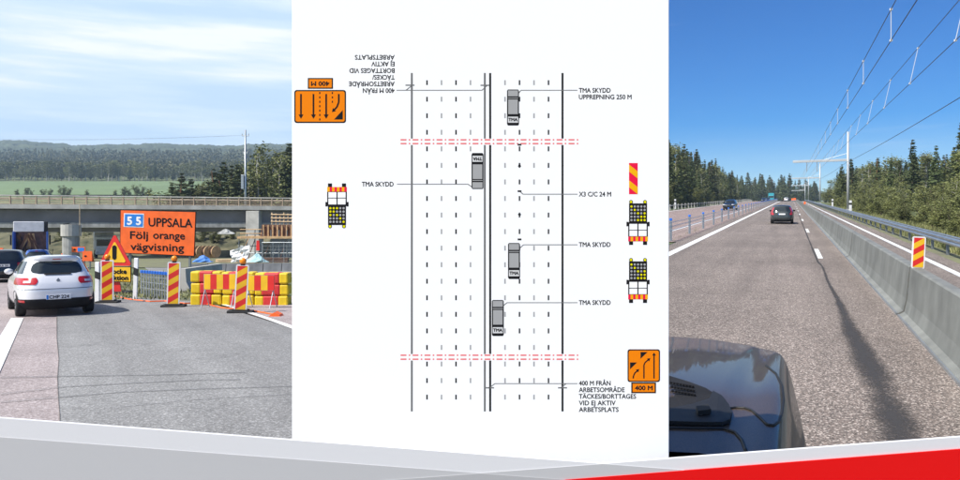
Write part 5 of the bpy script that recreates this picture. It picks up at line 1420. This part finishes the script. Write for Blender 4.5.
# right side: brush close to the guardrail, conifers behind
for i in range(96):
    Y = 34 + 250 * (i / 96) ** 1.35 + treer.uniform(-1.5, 1.5); kind = treer.choice(['bush', 'birch', 'birch'])
    c = treer.uniform(10.5, 17.5)
    h = (4.9 + 1.6 * smooth01(60, 160, Y)) * treer.uniform(.75, 1.2) * (.62 + .05 * (c - 10.5))
    tree(kind, gpt(TR * Y + c, Y, -.25), h, {'bush': 'light green bush in the thicket right of the guardrail', 'birch': 'thin young birch in the thicket right of the guardrail'}[kind], 'thicket right of the guardrail', 1.5 if kind == 'bush' else 1.15)
for i in range(66):
    Y = 24 + 150 * (i / 66) ** 1.2 + treer.uniform(-1, 1); c = treer.uniform(8.9, 11.2)
    tree('bush', gpt(TR * Y + c, Y, -.2), treer.uniform(1.3, 2.9), 'low bush right behind the guardrail', 'low bushes behind the guardrail', 1.5)
for i in range(150):
    Y = 50 + 310 * (i / 150) ** 1.2 + treer.uniform(-3, 3); c = treer.uniform(18, 34)
    kind = treer.choice(['spruce', 'spruce', 'pine', 'birch']); h = (8.7 + .015 * Y) * treer.uniform(.72, 1.12)
    tree(kind, gpt(TR * Y + c, Y, -.2), h, {'spruce': 'dark spruce behind the thicket right of the guardrail', 'pine': 'green pine behind the thicket right of the guardrail', 'birch': 'taller birch behind the thicket right of the guardrail'}[kind], 'wood right of the guardrail', 1.25)
for x, ytop, kind, lb in ((891, 157.5, 'spruce', 'tallest pointed spruce on the right skyline'), (900.5, 163, 'spruce', 'second pointed spruce on the right skyline'), (851, 158, 'pine', 'big round pine right behind the tallest mast'), (933, 161, 'spruce', 'pointed spruce on the right skyline near the picture edge'), (842, 164, 'pine', 'broad dark pine left of the tallest mast'), (957, 159, 'spruce', 'dark spruce at the right picture edge')):
    Y = 120 if x > 880 else 150; p = gpt((x - CX) / F * Y, Y, -.2); tree(kind, p, at(x, ytop, Y).z - p.z, lb, None, 1.25)

NTH = ['first', 'second', 'third', 'fourth', 'fifth', 'sixth', 'seventh', 'eighth', 'ninth', 'tenth', 'eleventh', 'twelfth', 'thirteenth', 'fourteenth', 'fifteenth', 'sixteenth', 'seventeenth', 'eighteenth', 'nineteenth', 'twentieth', 'twenty-first', 'twenty-second', 'twenty-third', 'twenty-fourth']
# left place: pines behind the bridge, slender birch, field shrubs, far wood
for i, (x, ytop, kind, Y) in enumerate(sorted(((163, 186, 'bush', 150), (172, 181, 'pine', 150), (182, 172.5, 'pine', 146), (191, 178, 'pine', 150), (200, 181, 'birch', 150), (207, 176, 'birch', 152), (214, 168, 'pine', 150), (224, 161.5, 'pine', 148), (232, 165, 'pine', 152), (238, 163, 'pine', 146), (248, 158, 'birch', 150), (257.5, 139, 'birch', 148), (253, 160, 'pine', 155), (266, 152, 'birch', 150), (273, 148, 'birch', 152), (280, 150, 'birch', 148), (285, 146, 'birch', 150), (290, 142, 'pine', 150), (298, 146, 'pine', 150), (262, 168, 'pine', 158), (270, 166, 'pine', 156), (281, 163, 'pine', 158), (220, 178, 'pine', 156)))):
    p = gpt((x - CX) / F * Y, Y, -.3); h = at(x, ytop, Y).z - p.z
    lb = {'pine': 'broad dark pine behind the bridge near the power pole', 'birch': 'slender birch with thin foliage behind the bridge', 'bush': 'low green bush behind the bridge railing'}[kind]
    if x == 257.5: lb = 'tallest slender birch with pale trunk right of the power pole'
    else: lb += ', %s tree from the left there' % NTH[i]
    tree(kind, p, h, lb, 'trees behind the bridge', 1.75 if kind == 'pine' else (.8 if h > 16 else 1.2))
for i, (x, h) in enumerate(((17, 5), (26, 6), (31, 4.4), (43, 5), (50, 5.2), (62, 7.5), (68, 6.2), (87, 4.8), (115, 4.6), (124, 6.6), (129, 5.5), (137, 8), (142, 6.5), (148, 6))):
    Y = 392; tree('bush', gpt((x - CX) / F * Y, Y), h, '%s shrub from the left on the field edge above the bridge railing' % NTH[i], 'shrubs on the field edge', 1.25)
for i in range(34):
    x = treer.uniform(-5, 110) if i < 20 else treer.uniform(194, 238); Y = treer.uniform(112, 118); p = gpt((x - CX) / F * Y, Y); p.z = treer.uniform(-1.2, .4)
    tree('bush', p, treer.uniform(1.2, 2.4), 'small bush on the green bank under the bridge', 'bushes under the bridge', 1.5)
for i in range(86):
    x = -14 + 320 * i / 86 + treer.uniform(-1.5, 1.5); Y = 700 + treer.uniform(0, 45); kind = treer.choice(['birch', 'pine', 'birch', 'birch', 'birch'])
    tree(kind, gpt((x - CX) / F * Y, Y, -1), 20 * treer.uniform(.65, 1.15), {'birch': 'pale tree in the far wood beyond the field', 'pine': 'dark pine in the far wood beyond the field', 'spruce': 'dark spruce in the far wood beyond the field'}[kind], 'far wood beyond the field', 2.0 if kind == 'birch' else 1.6)
# wooded hills on the skyline and the mass of the far wood on the rising slope
r = random.Random(9); vs, fs = [], []; NI, NJ = 220, 46
for i in range(NI + 1):
    x = -120 + 560 * i / NI
    ridge = 9 * math.exp(-((x - 18) / 38) ** 2) + 2.2 * math.sin(x * .045 + 1) + 1.2 * math.sin(x * .13) + 1.0 * math.sin(x * .31)
    for j in range(NJ + 1):
        Y = 1300 + 900 * j / NJ; X = (x - CX) / F * Y
        z = pl(TABL, min(Y, 2000)) + ridge * smooth01(1500, 1950, Y) - 60 * smooth01(2020, 2200, Y) + r.uniform(-2.2, 4.5) + 6
        vs.append((X + r.uniform(-3, 3), Y + r.uniform(-6, 6), z))
for i in range(NI):
    for j in range(NJ): a = i * (NJ + 1) + j; fs.append((a, a + NJ + 1, a + NJ + 2, a + 1))
tag(MB().add(vs, fs).build('wooded_hills', 'hill', smooth=True), kind='structure')
q = MB(); r = random.Random(31)
for i in range(2700):
    x = r.uniform(-30, 330); Y = 745 + 640 * r.random() ** 1.1; X = (x - CX) / F * Y; z = ground(X, Y); hgt = r.uniform(10, 19); w = hgt * r.uniform(.2, .36); pt_ = r.random() < .5
    for k in range(34):
        t = r.random() ** .8; rad_ = w * ((1 - t) ** .8 + .08 if pt_ else math.sqrt(max(.05, 1 - (1.6 * t - .6) ** 2))) * math.sqrt(r.random()); a = r.uniform(0, 6.283)
        cx_, cy_, cz_ = X + rad_ * math.cos(a), Y + rad_ * math.sin(a), z + hgt * (.12 + .88 * t); sz = r.uniform(.9, 1.9); b_ = r.uniform(0, 6.283); ux_, uy_ = math.cos(b_) * sz, math.sin(b_) * sz
        dz_ = r.uniform(-.6, .6) * sz; tz = r.uniform(.3, .9) * sz
        q.add([(cx_ - ux_, cy_ - uy_, cz_ - dz_), (cx_ + uy_ * .3, cy_ - ux_ * .3, cz_ - tz), (cx_ + ux_, cy_ + uy_, cz_ + dz_), (cx_ - uy_ * .3, cy_ + ux_ * .3, cz_ + tz)], [(0, 1, 2, 3)])
tag(q.build('far_wood', 'leaf_far'), 'hazy mixed wood covering the far slope beyond the field', 'wood', None, 'stuff')

# grass along the verges
def grass(name, label, pts_fn, n, hmin, hmax, seed):
    r = random.Random(seed); q = MB()
    for i in range(n):
        X, Y = pts_fn(r); z = ground(X, Y) - .02; h = r.uniform(hmin, hmax); a = r.uniform(0, 6.28); w = .02 + h * .06
        q.add([(X - w * math.cos(a), Y - w * math.sin(a), z), (X + w * math.cos(a), Y + w * math.sin(a), z), (X + r.gauss(0, .3) * h, Y + r.gauss(0, .3) * h, z + h)], [(0, 1, 2)])
    return tag(q.build(name, 'grass_blade'), label, 'grass', None, 'stuff')
def fr_(r):
    Y = 18 + 160 * r.random() ** 1.6; return TR * Y + 6.5 + 5.5 * r.random() ** 1.2, Y
grass('verge_grass', 'rough grass behind the guardrail in front of the thicket', fr_, 26000, .15, .5, 1)
def fl_(r):
    p = Lg(r.uniform(112, 210), r.uniform(272, 300)); return p.x, p.y
grass('gravel_grass', 'sparse grass on the gravel around the sign posts', fl_, 2600, .06, .2, 2)
def fm_(r):
    Y = 30 + 200 * r.random() ** 1.4; return TR * Y - 6.4 + r.gauss(0, .25), Y
grass('median_grass', 'thin grass under the wire rope barrier', fm_, 500, .04, .12, 3)

# ------------------------------------------------------------------ haze: even thin air over the whole place
hz = MB().box((0, 0, 131), (5600, 5600, 276)).build('haze', 'ink'); hz.data.materials.clear()
hm = bpy.data.materials.new('haze_air'); hm.use_nodes = True; n, l = nt(hm); n.clear()
ho = n.new('ShaderNodeOutputMaterial'); pv_ = n.new('ShaderNodeVolumePrincipled'); pv_.inputs['Color'].default_value = (.60, .81, 1.0, 1); pv_.inputs['Density'].default_value = .00021
l.new(pv_.outputs[0], ho.inputs['Volume']); hz.data.materials.append(hm); hz['kind'] = 'stuff'; hz['label'] = 'thin pale haze over the whole landscape'
